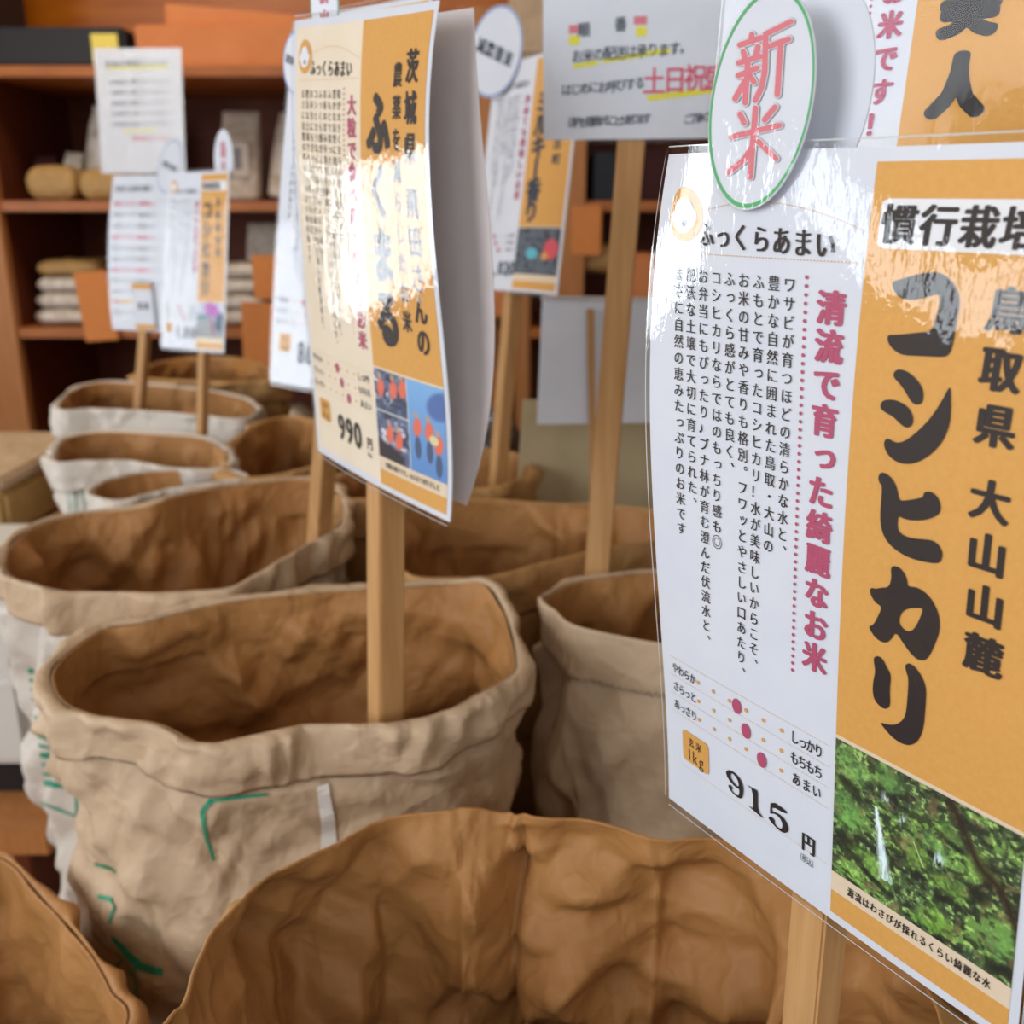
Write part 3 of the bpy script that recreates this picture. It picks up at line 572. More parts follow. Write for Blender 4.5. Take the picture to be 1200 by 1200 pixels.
# ================================================================== the room
def wall_box(name, *a, m='plaster', bev=0): return struct(box(name, *a, M[m], None, bev))
XL, XR, YB, YF = -2.4, 3.2, 3.62, -2.2
fl = struct(box('floor', XL, XR, YF, YB, -.05, -.004, M['wood_dark'], None, 0))
bw = (XR - XL) / 30
board = None
for i in range(30):
    if board is None: board = box('floor_board', XL + .001, XL + bw - .002, YF, YB, -.004, 0, M['floor'], fl, .001)
    else:
        b_ = board.copy(); COL.objects.link(b_); b_.location = (bw * i, 0, 0)
wall_box('wall_back', XL, XR, YB, YB + .1, 0, 2.6)
wall_box('wall_right', XR, XR + .1, YF, YB, 0, 2.6)
wall_box('ceiling', XL - .1, XR + .1, YF, YB + .1, 2.6, 2.7)
OPEN = [(.94, 1.74, .79, 1.33), (-.05, .29, .99, 1.27), (-1.9, -.62, .95, 2.25)]     # window openings: y0, y1, z0, z1
edges = [YF] + sorted(v for o_ in OPEN for v in o_[:2]) + [YB]; q_ = 0
for a, b in zip(edges[:-1], edges[1:]):
    hole = [o_ for o_ in OPEN if abs(o_[0] - a) < 1e-6]
    if hole:
        wall_box('wall_left', XL - .1, XL, a, b, 0, hole[0][2]); wall_box('wall_left', XL - .1, XL, a, b, hole[0][3], 2.6)
    else: wall_box('wall_left', XL - .1, XL, a, b, 0, 2.6)
for k, (a, b, c, d) in enumerate(OPEN):
    w = struct(box('window_%d' % (k + 1), XL - .03, XL + .012, a - .03, b + .03, c - .03, c, M['wood_v'], None, .003))
    for e in ((XL - .03, XL + .012, a - .03, b + .03, d, d + .03), (XL - .03, XL + .012, a - .03, a, c, d), (XL - .03, XL + .012, b, b + .03, c, d)): box('window_frame', *e, M['wood_v'], w, .003)
    if k != 1: box('glare_break_bar', XL + .045, XL + .06, (a + b) / 2 - .012, (a + b) / 2 + .012, c, d, M['wood_v'], w, .003)  # unseen upright bar, added to break up the glare shape

# ================================================================== sacks (rim outlines traced, rims at 0.79 m)
def R_(*p): return [rp(*q) if len(q) == 3 else (rp(*q) if len(q) == 2 else q) for q in p]
def W3(x, y, z=.79): return np.array([x, y, z])
# A: the big sack at the front
A_rim = R_((212, 1180), (224, 1135), (246, 1092), (292, 1045), (348, 1010), (400, 985), (447, 962), (505, 949), (552, 942, -.358), (588, 953, -.364), (612, 959), (690, 962), (775, 984), (850, 985), (940, 1012), (1030, 1060), (1075, 1125), (1090, 1190)) + \
        [W3(.195, .27), W3(.165, .17), W3(.09, .11), W3(-.02, .10), W3(-.11, .15), W3(-.155, .25), W3(-.168, .33)]
cA = rp(596, 955)
sackA, wallA = sack('large open kraft sack nearest the camera with deeply wrinkled inside, below the big price sign', A_rim, n=560, rows=170, amp=1.0, seed=5, lam=.10,
    creases=[((cA[0] + .004, cA[1]), .050, .011, .035), ((cA[0] - .03, cA[1]), -.022, .02, .06), ((rp(447, 962)[0], rp(447, 962)[1]), .010, .012, .05), ((rp(775, 984)[0], rp(775, 984)[1]), -.010, .008, .05)], shrink=.93)
# B: the sack with the 990 yen sign
B_rim = R_((60, 790), (78, 768), (122, 738), (165, 731), (215, 718), (270, 706), (330, 699), (430, 691), (520, 686), (566, 685, -.352), (588, 712), (601, 752), (603, 785), (586, 800), (562, 812, -.357), (512, 838), (441, 850), (352, 852), (300, 862), (236, 872), (174, 848, -.353), (102, 838, -.358), (72, 822))
sackB, wallB = sack('pale sack with rolled collar and green brush strokes, holding the sign priced 990', B_rim, n=520, rows=130, amp=.55, seed=12, lam=.075, out='kraft_pale', cuff=(.036, .012),
    creases=[((rp(102, 838)[0], rp(102, 838)[1]), -.004, .012, .12), ((rp(174, 848)[0], rp(174, 848)[1]), .007, .016, .10), ((rp(566, 685)[0], rp(566, 685)[1]), .012, .01, .1), ((rp(270, 706)[0], rp(270, 706)[1]), -.012, .02, .1), ((rp(600, 790)[0], rp(600, 790)[1]), -.012, .02, .1)], shrink=1.0, soft=.02)
k7 = lambda L_: [(a / 2.667, 750 + b / 2.667) for a, b in L_]
marks('green_stroke', wallB, [(k7([(836, 480), (740, 490), (660, 500), (632, 535), (645, 610), (668, 690)]), .0036), (k7([(298, 698), (350, 712), (395, 755), (424, 800)]), .0042), (k7([(308, 803), (350, 812), (362, 830), (343, 885)]), .0042),
    (k7([(352, 925), (400, 980), (440, 1018), (510, 1038)]), .0078), (k7([(422, 1020), (426, 1100), (460, 1168)]), .0034), (k7([(342, 1045), (380, 1002)]), .0026), (k7([(408, 1020), (412, 1050)]), .004)], M['green'])
marks('seam_tape', wallB, [(k7([(1008, 452), (1024, 560), (1030, 700), (1040, 900)]), .013)], M['tape'], .0015)
# C: the sack behind it on the left
C_rim = R_((6, 655), (20, 630), (60, 611), (110, 601), (160, 597, -.358), (200, 585, -.352), (250, 573), (300, 566), (365, 563), (395, 580), (400, 612), (372, 632), (333, 655), (290, 680), (262, 692), (210, 694), (150, 696), (80, 694), (35, 686), (8, 674))
sackC, wallC = sack('whitish sack with faded green print standing left behind the green-stroked sack', C_rim, n=380, rows=100, amp=.65, seed=23, lam=.08, out='kraft_white', cuff=(.042, .009), cuffmat='kraft_pale',
    creases=[((rp(163, 597)[0], rp(163, 597)[1]), .012, .008, .08), ((rp(60, 611)[0], rp(60, 611)[1]), -.014, .02, .1), ((rp(35, 686)[0], rp(35, 686)[1]), -.02, .012, .1), ((rp(300, 566)[0], rp(300, 566)[1]), -.012, .02, .1)], shrink=.95)
gs = []
for i in range(13):
    y = 785 + i * 11; x0 = 33 + i * 1.6; gs.append(([(x0, y), (x0 + 14 + 10 * random.random(), y + 3 + 2 * random.random())], .0045 if i % 3 else .008)); gs.append(([(x0 + 28, y + 5), (x0 + 36 + 14 * random.random(), y + 8)], .004))
gs += [([(72, 880), (88, 905), (90, 955)], .003), ([(48, 940), (88, 956)], .003)]
marks('green_print', wallC, gs, M['green'], joined=True)
# J, K and the small sack L
J_rim = R_((463, 614), (478, 602), (505, 594), (533, 589, -.357), (590, 590), (650, 593), (700, 594), (760, 600), (800, 612), (802, 632), (768, 636), (704, 645), (634, 662), (590, 673), (562, 678), (520, 678), (485, 676), (468, 660), (462, 638))
sackJ, wallJ = sack('brown open sack in the middle, between the 990 sign and the tall notice stick', J_rim, n=320, rows=90, amp=.5, seed=31, lam=.11, cuff=(.050, .006), out='kraft', shrink=.80,
    creases=[((rp(533, 589)[0], rp(533, 589)[1]), -.014, .012, .1), ((rp(655, 593)[0], rp(655, 593)[1]), .03, .012, .06)])
L_rim = R_((637, 703), (650, 695), (676, 683), (714, 676), (770, 672), (840, 676), (890, 692), (905, 722), (885, 752), (840, 762), (775, 757), (720, 747), (672, 735), (652, 718))
sackL, wallL = sack('smaller kraft bag with a zigzag-cut folded edge, partly behind the big price sign', L_rim, n=900, rows=80, amp=.55, seed=44, lam=.10, out='kraft_pale', ins='kraft_in', cuff=(.042, .0035), zig=True, soft=.012, shrink=1.04,
    creases=[((rp(672, 735)[0], rp(672, 735)[1]), .006, .008, .05), ((rp(714, 676)[0], rp(714, 676)[1]), -.006, .01, .06)])
# more sacks behind
def far_sack(label, pts, seed, out='kraft', cuff=(.03, .01), n=200, rows=60, lam=.09, amp=.6, **k):
    return sack(label, R_(*pts), n=n, rows=rows, amp=amp, seed=seed, out=out, cuff=cuff, lam=lam, **k)
sackI, wallI = far_sack('brown sack with twisted collar behind the middle sack, holding the leaning sign', [(385, 572), (400, 560), (440, 548), (500, 536), (540, 529), (590, 532), (612, 540), (616, 556), (600, 566), (570, 572), (520, 576), (460, 582), (410, 586)], 51, cuff=(.05, .012))
sackD, wallD = far_sack('sack with crumpled dark collar just behind the whitish left sack', [(108, 580), (122, 566), (160, 556), (200, 552), (240, 552), (276, 556), (286, 561), (250, 566), (200, 574), (140, 587)], 61, out='kraft_white', shrink=.86, amp=.5, cuff=(.03, .006), soft=.02)
sackE, wallE = far_sack('whitish printed sack at far left with a cuff folded over its faint green print', [(65, 534), (75, 516), (100, 509), (133, 507), (190, 510), (235, 514), (262, 528), (262, 546), (230, 552), (200, 549), (150, 541), (100, 541), (70, 543)], 71, out='kraft_white', cuff=(.045, .012))
eg = []
for i in range(9): eg.append(([(78 + 9 * i, 566), (80 + 9 * i + random.random() * 3, 596 + 10 * random.random())], .004))
marks('faded_green_print', wallE, eg, M['pale_green'], joined=True)
sackF, wallF = far_sack('whitish sack farther back beneath the handwritten notice at left', [(70, 475), (80, 462), (100, 452), (130, 448), (180, 452), (240, 458), (285, 468), (300, 482), (280, 492), (230, 487), (160, 482), (110, 480), (76, 482)], 81, out='kraft_white', cuff=(.05, .012))
sackG, wallG = far_sack('tan sack with collar folded high, beside the stick of the white hanging sign', [(270, 545), (278, 520), (305, 498), (333, 490), (362, 494), (384, 508), (392, 530), (370, 545), (330, 556), (290, 560)], 91, out='kraft', cuff=(.06, .014))
sackH, wallH = far_sack('rearmost dark brown sack in the row below the shelf', [(165, 440), (185, 426), (225, 420), (275, 421), (310, 430), (330, 440), (318, 446), (270, 448), (210, 446), (175, 444)], 101, out='kraft', cuff=(.05, .012))
# low sack at the lower left corner
lowp = [rp(x, y, -.52) for x, y in ((-60, 1030), (-20, 1006), (10, 1012), (50, 1055), (95, 1105), (128, 1160), (140, 1220))] + [np.array(v) for v in ((-.29, .34, .63), (-.36, .26, .63), (-.52, .28, .63), (-.60, .42, .63), (-.60, .55, .63))]
sackM, wallM = sack('short brown sack in the lower left corner, its rim below the others', lowp, n=220, rows=60, amp=.4, seed=111, lam=.1, out='kraft_in', cuff=(.03, .006), shrink=.95)

# ================================================================== signs on sticks
def stick_of(root, sh, x_mm, foot, w=.018, d=.018, top=2., back=.0108, z_end=.008, D=None):
    """wooden stick behind a sheet, running on down towards the image point foot=(x,y)"""
    p = sh.at(x_mm, top, -back - d / 2); a = sh.P(x_mm + 1, 150.) - sh.P(x_mm - 1, 150.); ang = math.atan2(a[1], a[0])
    r = ray(*foot); k = (D or p[1]) / r[1]; q = np.array([r[0] * k, D or p[1], CZ + r[2] * k]); t = (z_end - p[2]) / (q[2] - p[2]); e = p + (q - p) * t
    return bar('wooden_stick', p, e, w, d, ang, M['stick'], root)
# --- the big sign, 915 yen
L0 = col(0, [(784, 181), (763, 380), (772, 700), (784, 935)]); B0 = col(103, [(1031, 172), (996, 520), (980, 862), (973, 1076)])
R0 = [179.5, .2745, .0192, B0[3].copy()]; R0[3][-1] += .1726 - np.polyval(B0[3], .98)
m3 = [L0, B0, R0]; mc = [L0, colx(m3, 80.8, [(955, 176), (945, 325), (940, 440), (934, 620), (931, 785), (925, 1020)]), B0, R0]
sh1 = Sheet(mc)
base = sh1.P(91, 297); sg1 = thing('price_sign', 'large sharp price sign at right, black title on orange, priced 915, above the front sack', 'sign', (float(base[0]), float(base[1]), .1), 'laminated price signs on sticks')
def koshi(b):
    for k in ('ko', 'si1', 'si2', 'si3', 'hi', 'ri1', 'ri2'): b.poly(GLY[k])
    b.poly(GLY['ka'], GLY['kah'])
rice_sign(sh1, sg1, BODY, '清流で育った綺麗なお米', '', list(zip('鳥取県', (47, 64.5, 81.5))) + list(zip('大山山麓', (105, 122, 139, 156))), '慣行栽培米', '915', (brook, 420, 330, .00045, 1.28), caption='源流はわさびが採れるくらい綺麗な水', title_fn=koshi)
shb = Sheet([swing(c, c[0], 0, 0) for c in mc])
for c in shb.cols: c[1] += .021; c[3][-1] += .030
slab('back_sheet', shb, 0, 183, 0, 297, 0, .0006, M['backpaper'], sg1, 16, 24)
stick_of(sg1, sh1, 96, (955, 1130), .0185, .017)
# oval tag clipped on its top edge: a flat card just in front of the sheet
nA = np.array([-.083, -.0552]); nA /= np.linalg.norm(nA); pA = sh1.P(55, 20)[:2] + nA * .0035
def oval_at(cx, cy, rx, ry, rho, shift=0., ctr=None):
    def f(a, b, off):
        x = cx + rx * a; y = cy + ry * (rho * a + math.sqrt(1 - rho * rho) * b); r = ray(x, y); q = pA + nA * shift; t = (q @ nA) / (r[:2] @ nA)
        return r * t + np.array([0, 0, CZ]) + np.array([nA[0], nA[1], 0]) * off
    return f
f1 = oval_at(893, 115, 63, 131, -.30)
ov = oval(sg1, f1, M['green_ink'], None, label='white oval tag with green border reading new rice in red')
f2 = lambda a, b, off: f1(a, b, off) - np.array([nA[0], nA[1], 0]) * .012 + np.array([.010, -.004, 0.002])
oval(sg1, f2, None, None, name='oval_tag_back', label='plain grey back card of the oval tag')
strk = [[(232, 254), (350, 213)], [(300, 195), (296, 228)], [(252, 292), (262, 335)], [(335, 262), (322, 312)], [(226, 355), (345, 318)], [(224, 425), (330, 383)], [(277, 350), (262, 578)], [(262, 455), (205, 556)], [(288, 425), (312, 462)],
        [(378, 192), (520, 122)], [(378, 192), (372, 400), (355, 490), (320, 565)], [(395, 262), (508, 220)], [(462, 250), (443, 532)],
        [(234, 643), (258, 692)], [(430, 603), (372, 675)], [(186, 770), (455, 705)], [(320, 608), (290, 995)], [(300, 830), (250, 905), (170, 968)], [(335, 795), (435, 892)]]
cxo, cyo = 893, 115
def st_build(name, width, off, m):
    I = Ink()
    for s_ in strk: I.stroke([(820 + a / 4.8, b / 4.8) for a, b in s_], width / 4.8)
    V = np.vstack(I.V); r0 = math.sqrt(1 - .09); P = []
    for (x, y), l_ in zip(V, I.L):
        a = (x - 893) / 63; b = ((y - 115) / 131 + .30 * a) / r0; P.append(f1(a, b, off + l_ * .8))
    mesh(name, P, I.F, m, ov)
st_build('lettering_outline', 48, .0003, M['grey_ink']); st_build('lettering_halo', 43, .00045, M['white_ink']); st_build('red_lettering', 33, .00062, M['pink'])
n_ = 48; mesh('tag_film', [f1(0, 0, .0009)] + [f1(1.02 * math.cos(a), 1.02 * math.sin(a), .0009) for a in np.linspace(0, 2 * math.pi, n_, endpoint=False)], [(0, 1 + i, 1 + (i + 1) % n_) for i in range(n_)], M['film'], ov)

# --- the 990 yen sign
L2 = col(0, [(346, 24), (345, 150), (349, 250), (362, 400), (373, 528)]); B2 = col(103, [(427, 14), (423, 150), (425, 260), (432, 350), (447, 572)]); R2 = col(183, [(515, 0), (504, 220), (512, 340), (520, 400), (527, 612)])
sh2 = Sheet([L2, B2, R2]); b2 = sh2.P(91, 297)
sg2 = thing('price_sign', 'cream and orange laminated sign with window glare, priced 990, above the green-stroked sack', 'sign', (float(b2[0]), float(b2[1]), .1), 'laminated price signs on sticks')
def fukumaru(b):                       # three brush characters
    for c, y, s_ in (('ふ', 62, 39), ('く', 101, 34), ('ま', 139, 37), ('る', 178, 39)): b.glyph(c, 126, y, s_ * .72, s_, bold=.062, min_=.4)
rice_sign(sh2, sg2, [t.replace('ワサビが育つほどの', '粒が大きく甘みの') for t in BODY], '大粒で食べ応えのあるお米', '', list(zip('茨城県飛田さんの', (32, 54, 76, 106, 128, 149, 168, 187))), '', '990', (people, 200, 160, .00045, 1.), paper='cream', far=False, caption='収穫の様子です。みんなで刈りました', title_fn=fukumaru, film='film', ox=164)
I2 = Ink(); I2.vtext('農薬を減らしたお米', 148.5, 36, 17.6, 10, 14, bold=.02, min_=.3); I2.build('small_title_lettering', sh2, .0005, M['ink'], sg2)
cb = [[c[0], c[1] + .020, c[2], c[3].copy()] for c in (L2, B2, R2)]
for c in cb: c[3] = np.polyfit(np.linspace(0, 1, 9), np.polyval(c[3], np.linspace(0, 1, 9)) + .018 + .020 * np.sin(np.pi * np.linspace(0, 1, 9)) - .010 * np.linspace(0, 1, 9), 3)
slab('back_sheet', Sheet(cb), 0, 183, 0, 292, 0, .0006, M['backpaper'], sg2, 16, 24)
stick_of(sg2, sh2, 92, (452, 840), .020, .021)
def card_fn(sh, cx, cy, rx, ry, rho=0., off0=.004):       # an oval card on a sheet, sheet millimetres
    return lambda a, b, off: sh.at(cx + rx * a, cy + ry * (rho * a + math.sqrt(1 - rho * rho) * b), off0 + off)
def oval_text(o, fn, txt, size, m, vert=True, gap=None, off=.0004, bold=.05):
    I = Ink(); gap = gap or size * 1.05
    for i, c in enumerate(txt): I.glyph(c, 0 if vert else (i - (len(txt) - 1) / 2) * gap, (i - (len(txt) - 1) / 2) * gap if vert else 0, size, size * (1 if vert else 1), bold=bold)
    V = np.vstack(I.V); return mesh('lettering', [fn(a, b, off) for a, b in V], I.F, m, o)
def flat_sheet(p, q):                  # plane through two ground points, for cards that stick out above a sheet
    pass
class Flat:                            # flat vertical card plane: centre point, turn angle, roll
    def __init__(s, c, ang, roll=0.): s.c = np.array(c, float); a = math.radians(ang); s.u = np.array([math.cos(a), -math.sin(a), 0]); s.n = np.array([-math.sin(a), -math.cos(a), 0]); s.r = math.radians(roll)
    def at(s, x, y, off=0.):           # mm, y down
        x = np.asarray(x, float) / 1000; y = np.asarray(y, float) / 1000; X = x * math.cos(s.r) - y * math.sin(s.r); Y = x * math.sin(s.r) + y * math.cos(s.r)
        return s.c + X[..., None] * s.u - Y[..., None] * np.array([0, 0, 1.]) + s.n * off
    def P(s, x, y): return s.at(x, y)
    def N(s, x, y): return np.broadcast_to(s.n, np.shape(x) + (3,))
    def fn(s, rx, ry): return lambda a, b, off: s.at(rx * a, ry * b, off)
def badge(root, px, py, D, ang, rx, ry, roll, m_edge, text, tm, label, size=.5, vert=True):
    F_ = Flat(at(px, py, D), ang, roll); fn = F_.fn(rx, ry); o = oval(root, fn, m_edge, None, label=label); oval_text(o, fn, text, size, tm, vert); return o
badge(sg2, 380, 8, .70, 44, 15, 33, 0, M['green_ink'], '新米', M['pink'], 'white oval tag with green border and coral lettering', .72)
# --- white sign behind the 990 sign, on the left
L3 = col(0, [(345, 25), (322, 330), (317, 447)], H=.325, deg=2); sh3 = Sheet([L3, swing(L3, 183, .18, 42)], .325)
sg3 = thing('price_sign', 'white laminated sign half hidden behind the left edge of the 990 sign', 'sign', tuple(map(float, (*sh3.P(91, 297)[:2], .1))), 'laminated price signs on sticks')
rice_sign(sh3, sg3, BODY, 'もちもちの美味しいお米', 'こしひかり', list(zip('福井県', (47, 64, 81))), '', '860', None, far=True, film='film_far')
st = stick_of(sg3, sh3, 62, (374, 625), .021, .021, D=1.10)
badge(sg3, 347, 74, L3[1] - .03, 50, 24, 26, 20, M['blue_line'], '農薬不使用', M['blue_ink'], 'white round tag with blue border', .3, False)
# --- leaning sign, middle distance
L4 = col(0, [(583, 82), (577, 107), (562, 198), (554, 339)], deg=1); B4 = col(103, [(632, 64), (616, 180), (600, 341)], deg=1); R4 = col(183, [(686, 48), (671, 180), (653, 347)], deg=1)
R4[1] = 1.29; sh4 = Sheet([L4, B4, R4])
sg4 = thing('price_sign', 'leaning white and orange sign in the middle distance, partly covered by the handwritten notice', 'sign', tuple(map(float, (*sh4.P(91, 297)[:2], .1))), 'laminated price signs on sticks')
rice_sign(sh4, sg4, BODY[:8], '冷めても美味しいお米', 'ミルキー香り', list(zip('千葉県多古町', (40, 58, 76, 94, 112, 130))), '', '1,020', (group_, 80, 60, .00045, 1.), far=True, film='film_far')
stick_of(sg4, sh4, 62, (585, 540), .022, .020)
badge(sg4, 580, 61, 1.44, 40, 46, 58, 24, M['blue_line'], '減農薬米', M['blue_ink'], 'white oval tag with blue border', .36, False)
# --- sign at the top right corner
c6 = at(1066, 130, .50); L6 = [0, 0, 0, 0]
B6 = [103, .50, .236, np.array([-.012, c6[0] + .004])]; L6 = swing(B6, 0, -.096, 36); R6 = swing(B6, 183, .079, 36); sh6 = Sheet([L6, B6, R6])
sg6 = thing('price_sign', 'sign at the top right corner behind the big sign, white and orange', 'sign', tuple(map(float, (*sh6.P(91, 297)[:2], .1))), 'laminated price signs on sticks')
def bijin(b):
    for c, y, s_ in (('ゆ', 74, 27), ('め', 107, 27), ('美', 146, 28), ('人', 180, 28)): b.glyph(c, 127, y, s_ * .85, s_, bold=.075, min_=1.)
rice_sign(sh6, sg6, ['丁寧に育てられた', 'すっきりと収穫される稀少な', '限りある田に、このお米は', '豊かな思いが込められています', 'ていねいの美しさ', '野趣できたお', 'ひとつぶ', 'かおり', 'ごはん'], '', '', [], '', '880', None, title_fn=bijin, film='film_far')
I6 = Ink(); I6.vtext('毎日食べたいお米です！', 91.6, 50, 14.5, 12, 12.5, bold=.03, min_=.3); I6.build('red_title_lettering', sh6, .0006, M['rose'], sg6)
stick_of(sg6, sh6, 95, (1150, 900), .018, .018)
# --- edge of an orange sign behind the 990 sign
R5 = col(183, [(557, 258), (551, 380), (537, 501)], deg=2); sh5 = Sheet([swing(R5, 0, -.18, 35), R5])
sg5 = thing('price_sign', 'narrow visible edge of an orange sign between the 990 sign and the leaning sign', 'sign', tuple(map(float, (*sh5.P(91, 297)[:2], .1))), 'laminated price signs on sticks')
rice_sign(sh5, sg5, BODY[:6], 'もっちりとした粘り', 'あきたこまち', list(zip('秋田県大潟村', (40, 58, 76, 94, 112, 130))), '', '940', (people, 60, 50, .00045, 1.), far=True, film='film_far')
stick_of(sg5, sh5, 92, (505, 620), .022, .022)
# --- far left hanging sign with flower picture
L9 = col(0, [(197, 203), (189, 407)], H=.28); R9 = col(183, [(274, 200), (267, 411)], H=.28); R9[1] = L9[1] - .08; sh9 = Sheet([L9, R9], .28)
sg9 = thing('price_sign', 'small far white sign with an orange title strip above a magenta flower picture', 'sign', tuple(map(float, (*sh9.P(91, 297)[:2], .1))), 'laminated price signs on sticks')
rice_sign(sh9, sg9, BODY, '華やかな香りのお米', 'コシヒカリ', list(zip('兵庫県但馬', (50, 70, 90, 110, 130))), '特別栽培', '1,010', (flower, 60, 60, .00045, 1.), far=True, film='film_far')
stick_of(sg9, sh9, 95, (236, 540), .015, .015)
badge(sg9, 262, 187, L9[1] - .06, 30, 20, 44, 6, None, '新米', M['pink'], 'white oval tag with coral lettering', .62)

# ================================================================== handwritten notices
def notice(label, sh, lines, marksf, foot, w, film='film_far', x_stick=95, W_=210):
    r = thing('handwritten_notice', label, 'notice', tuple(map(float, (*sh.P(91, 297)[:2], .1))), 'handwritten notices on sticks')
    p = slab('front_sheet', sh, 0, W_, 0, 297, 0, .0004, M['paper'], r, 24, 32); inks = {}
    for (t, x, y, size, pitch, m, dy) in lines:
        I = inks.setdefault(m, Ink())
        for i, c in enumerate(t): I.glyph(c, x + i * pitch, y + i * dy + random.uniform(-.6, .6), size, size * 1.1, bold=.015)
    mk = Ink(); pk = Ink()
    for kind, x0, y0, x1, y1, wd in marksf: (mk if kind == 'y' else pk).stroke([(x0, y0), (x1, y1)], wd, False)
    mk.build('highlighter_stripes', sh, .0004, M['yellow_ink'], p); pk.build('pink_underlines', sh, .0004, M['pink'], p)
    for m, I in inks.items(): I.build('handwriting', sh, .0006, M[m], p)
    slab('laminate_film', sh, -4, W_ + 4, -4, 301, .0014, 0, M[film], r, 40, 50, corner=5)
    stick_of(r, sh, x_stick, foot, w, w, back=.006); return r
L5 = [0, .98, .37, np.array([-.004, .98 * .0285])]; L5 = [0, .985, .072 + .297 - .006, np.array([.004, .0258])]
sh5n = Sheet([L5, swing(L5, 210, .205, 8)])
notice('upright handwritten notice with yellow highlights and large red characters, upper middle', sh5n, [
    ('ご来店ありがとうございます', 12, 60, 9, 13, 'blue_ink', -.5), ('精米の受付は混雑時には', 16, 84, 9, 14, 'blue_ink', -.7), ('お時間がかかります', 20, 104, 9.5, 15, 'blue_ink', -.8),
    ('先にこちらの番号札をお取り下さい、', 30, 141, 9, 9.6, 'blue_ink', -.8), ('店内にて番号で、お呼び致しております', 28, 164, 10.5, 9.6, 'blue_ink', -.7),
    ('順', 38, 204, 12, 12, 'blue_ink', -.4), ('番', 72, 200, 12, 12, 'blue_ink', -.4), ('お米の配送は承ります。', 32, 226, 11, 10, 'blue_ink', -.6), ('はじめにお呼びする', 22, 254, 10, 8.6, 'blue_ink', -.6), ('土日祝盛', 104, 248, 22, 19, 'red_marker', -1.2),
    ('店内が混雑することがあります', 28, 282, 9, 5.4, 'blue_ink', -.2), ('ご了承くださいませ番号', 136, 280, 8.5, 5.6, 'blue_ink', -.4)],
    [('y', 28, 234, 52, 231, 4), ('y', 56, 230, 118, 222, 4), ('y', 98, 262, 180, 254, 5), ('y', 24, 212, 34, 212, 8), ('y', 86, 206, 96, 206, 8), ('p', 28, 173, 90, 167, 1.5), ('p', 100, 165, 196, 156, 1.5), ('p', 24, 203, 34, 203, 7), ('p', 84, 197, 96, 197, 7), ('y', 22, 128, 24, 140, 4)], (702, 640), .026, x_stick=103)
L7 = col(0, [(110, 57), (119, 203)], deg=1); sh7 = Sheet([L7, swing(L7, 210, .222, 2)])
notice('handwritten notice at far upper left, white with a highlighted heading', sh7, [('お米の保存について', 32, 36, 15, 17, 'blue_ink', -.4)] + [('冷暗所に置いてください', 40, 78 + 25 * i, 10, 13, 'blue_ink', -.2) for i in range(5)] + [('新鮮なうちに', 90, 212, 12, 15, 'red_marker', 0)],
    [('y', 30, 46, 180, 42, 5), ('y', 60, 195, 140, 192, 4)], (168, 395), .018)
L8 = col(0, [(133, 206), (127, 300), (132, 386)], deg=2); sh8 = Sheet([L8, swing(L8, 210, .20, 20)])
r8 = notice('lower handwritten notice hanging at far left over the whitish sack, half behind the flower sign', sh8, [('玄米と白米の違い', 14, 24, 12, 12, 'blue_ink', 0)] + [('精米したてが一番美味しい', 14, 52 + 21 * i, 9, 9, 'grey_ink' if i % 3 else 'red_marker', 0) for i in range(11)],
    [('y', 20, 240, 60, 238, 4)], (164, 470), .019)
c8 = Flat(sh8.at(92, 247, .004), 20); I8 = Ink(); I8.rect(-24, -46, 24, 46)
pc = I8.build('price_card', c8, .002, M['paper'], r8, 'small white card with orange bands')
for a, b in ((-44, -33), (36, 46)): I8 = Ink(); I8.rect(-24, a, 24, b); I8.build('orange_band', c8, .0025, M['orange'], pc)
I8 = Ink(); I8.htext('玄米', -8, 0, 15, 14, 16, bold=.03); I8.build('lettering', c8, .0025, M['ink'], pc)
badge(r8, 199, 195, L8[1] - .05, 20, 26, 52, 24, M['blue_line'], '農薬不使用', M['blue_ink'], 'white oval tag with blue border', .24, False)

# ================================================================== white sheet and khaki board behind the middle sack
ws = Flat(at(712, 425, 1.34), -14, 2); I = Ink(); I.rect(-96, -84, 130, 80)
wsr = thing('blank_sign', 'blank white sheet seen from behind, taped to a thin stick behind the tall notice stick', 'sign', tuple(map(float, at(695, 560, 1.36) * np.array([1, 1, 0]))))
def slabflat(name, F_, x0, y0, x1, y1, th, m, parent=None):
    c = [F_.at(np.array(x), np.array(y), o) for o in (0, -th) for x, y in ((x0, y0), (x1, y0), (x1, y1), (x0, y1))]
    return mesh(name, c, [(0, 1, 2, 3), (7, 6, 5, 4), (0, 4, 5, 1), (1, 5, 6, 2), (2, 6, 7, 3), (3, 7, 4, 0)], m, parent)
slabflat('sheet', ws, -96, -84, 130, 84, .001, M['paper'], wsr)
slabflat('fold_strip', ws, -96, -88, 130, -82, .004, M['backpaper'], wsr)
bar('thin_stick', at(692, 362, 1.325), at(697, 700, 1.325) * np.array([1, 1, 1]), .009, .006, .2, M['stick'], wsr)
kb = slabflat('cardboard_sheet', Flat(at(700, 530, 1.45), -16, 4), -122, -78, 190, 330, .006, M['khaki'])
tag(kb, 'khaki cardboard panel standing behind the middle brown sack', 'cardboard')
foil = box('foil_packet', *(lambda p: (p[0] - .05, p[0] + .045, p[1], p[1] + .09, p[2] - .035, p[2] + .04))(np.array([-.045, 1.76, .766])), M['silver'], None, .02); tag(foil, 'shiny foil packet glinting between the 990 sign and the leaning sign stick', 'packet')
pst = box('low_stand', -.14, .02, 1.70, 2.0, .0, .73, M['black'], None, .01); tag(pst, 'dark stand under the shiny foil packet', 'stand')

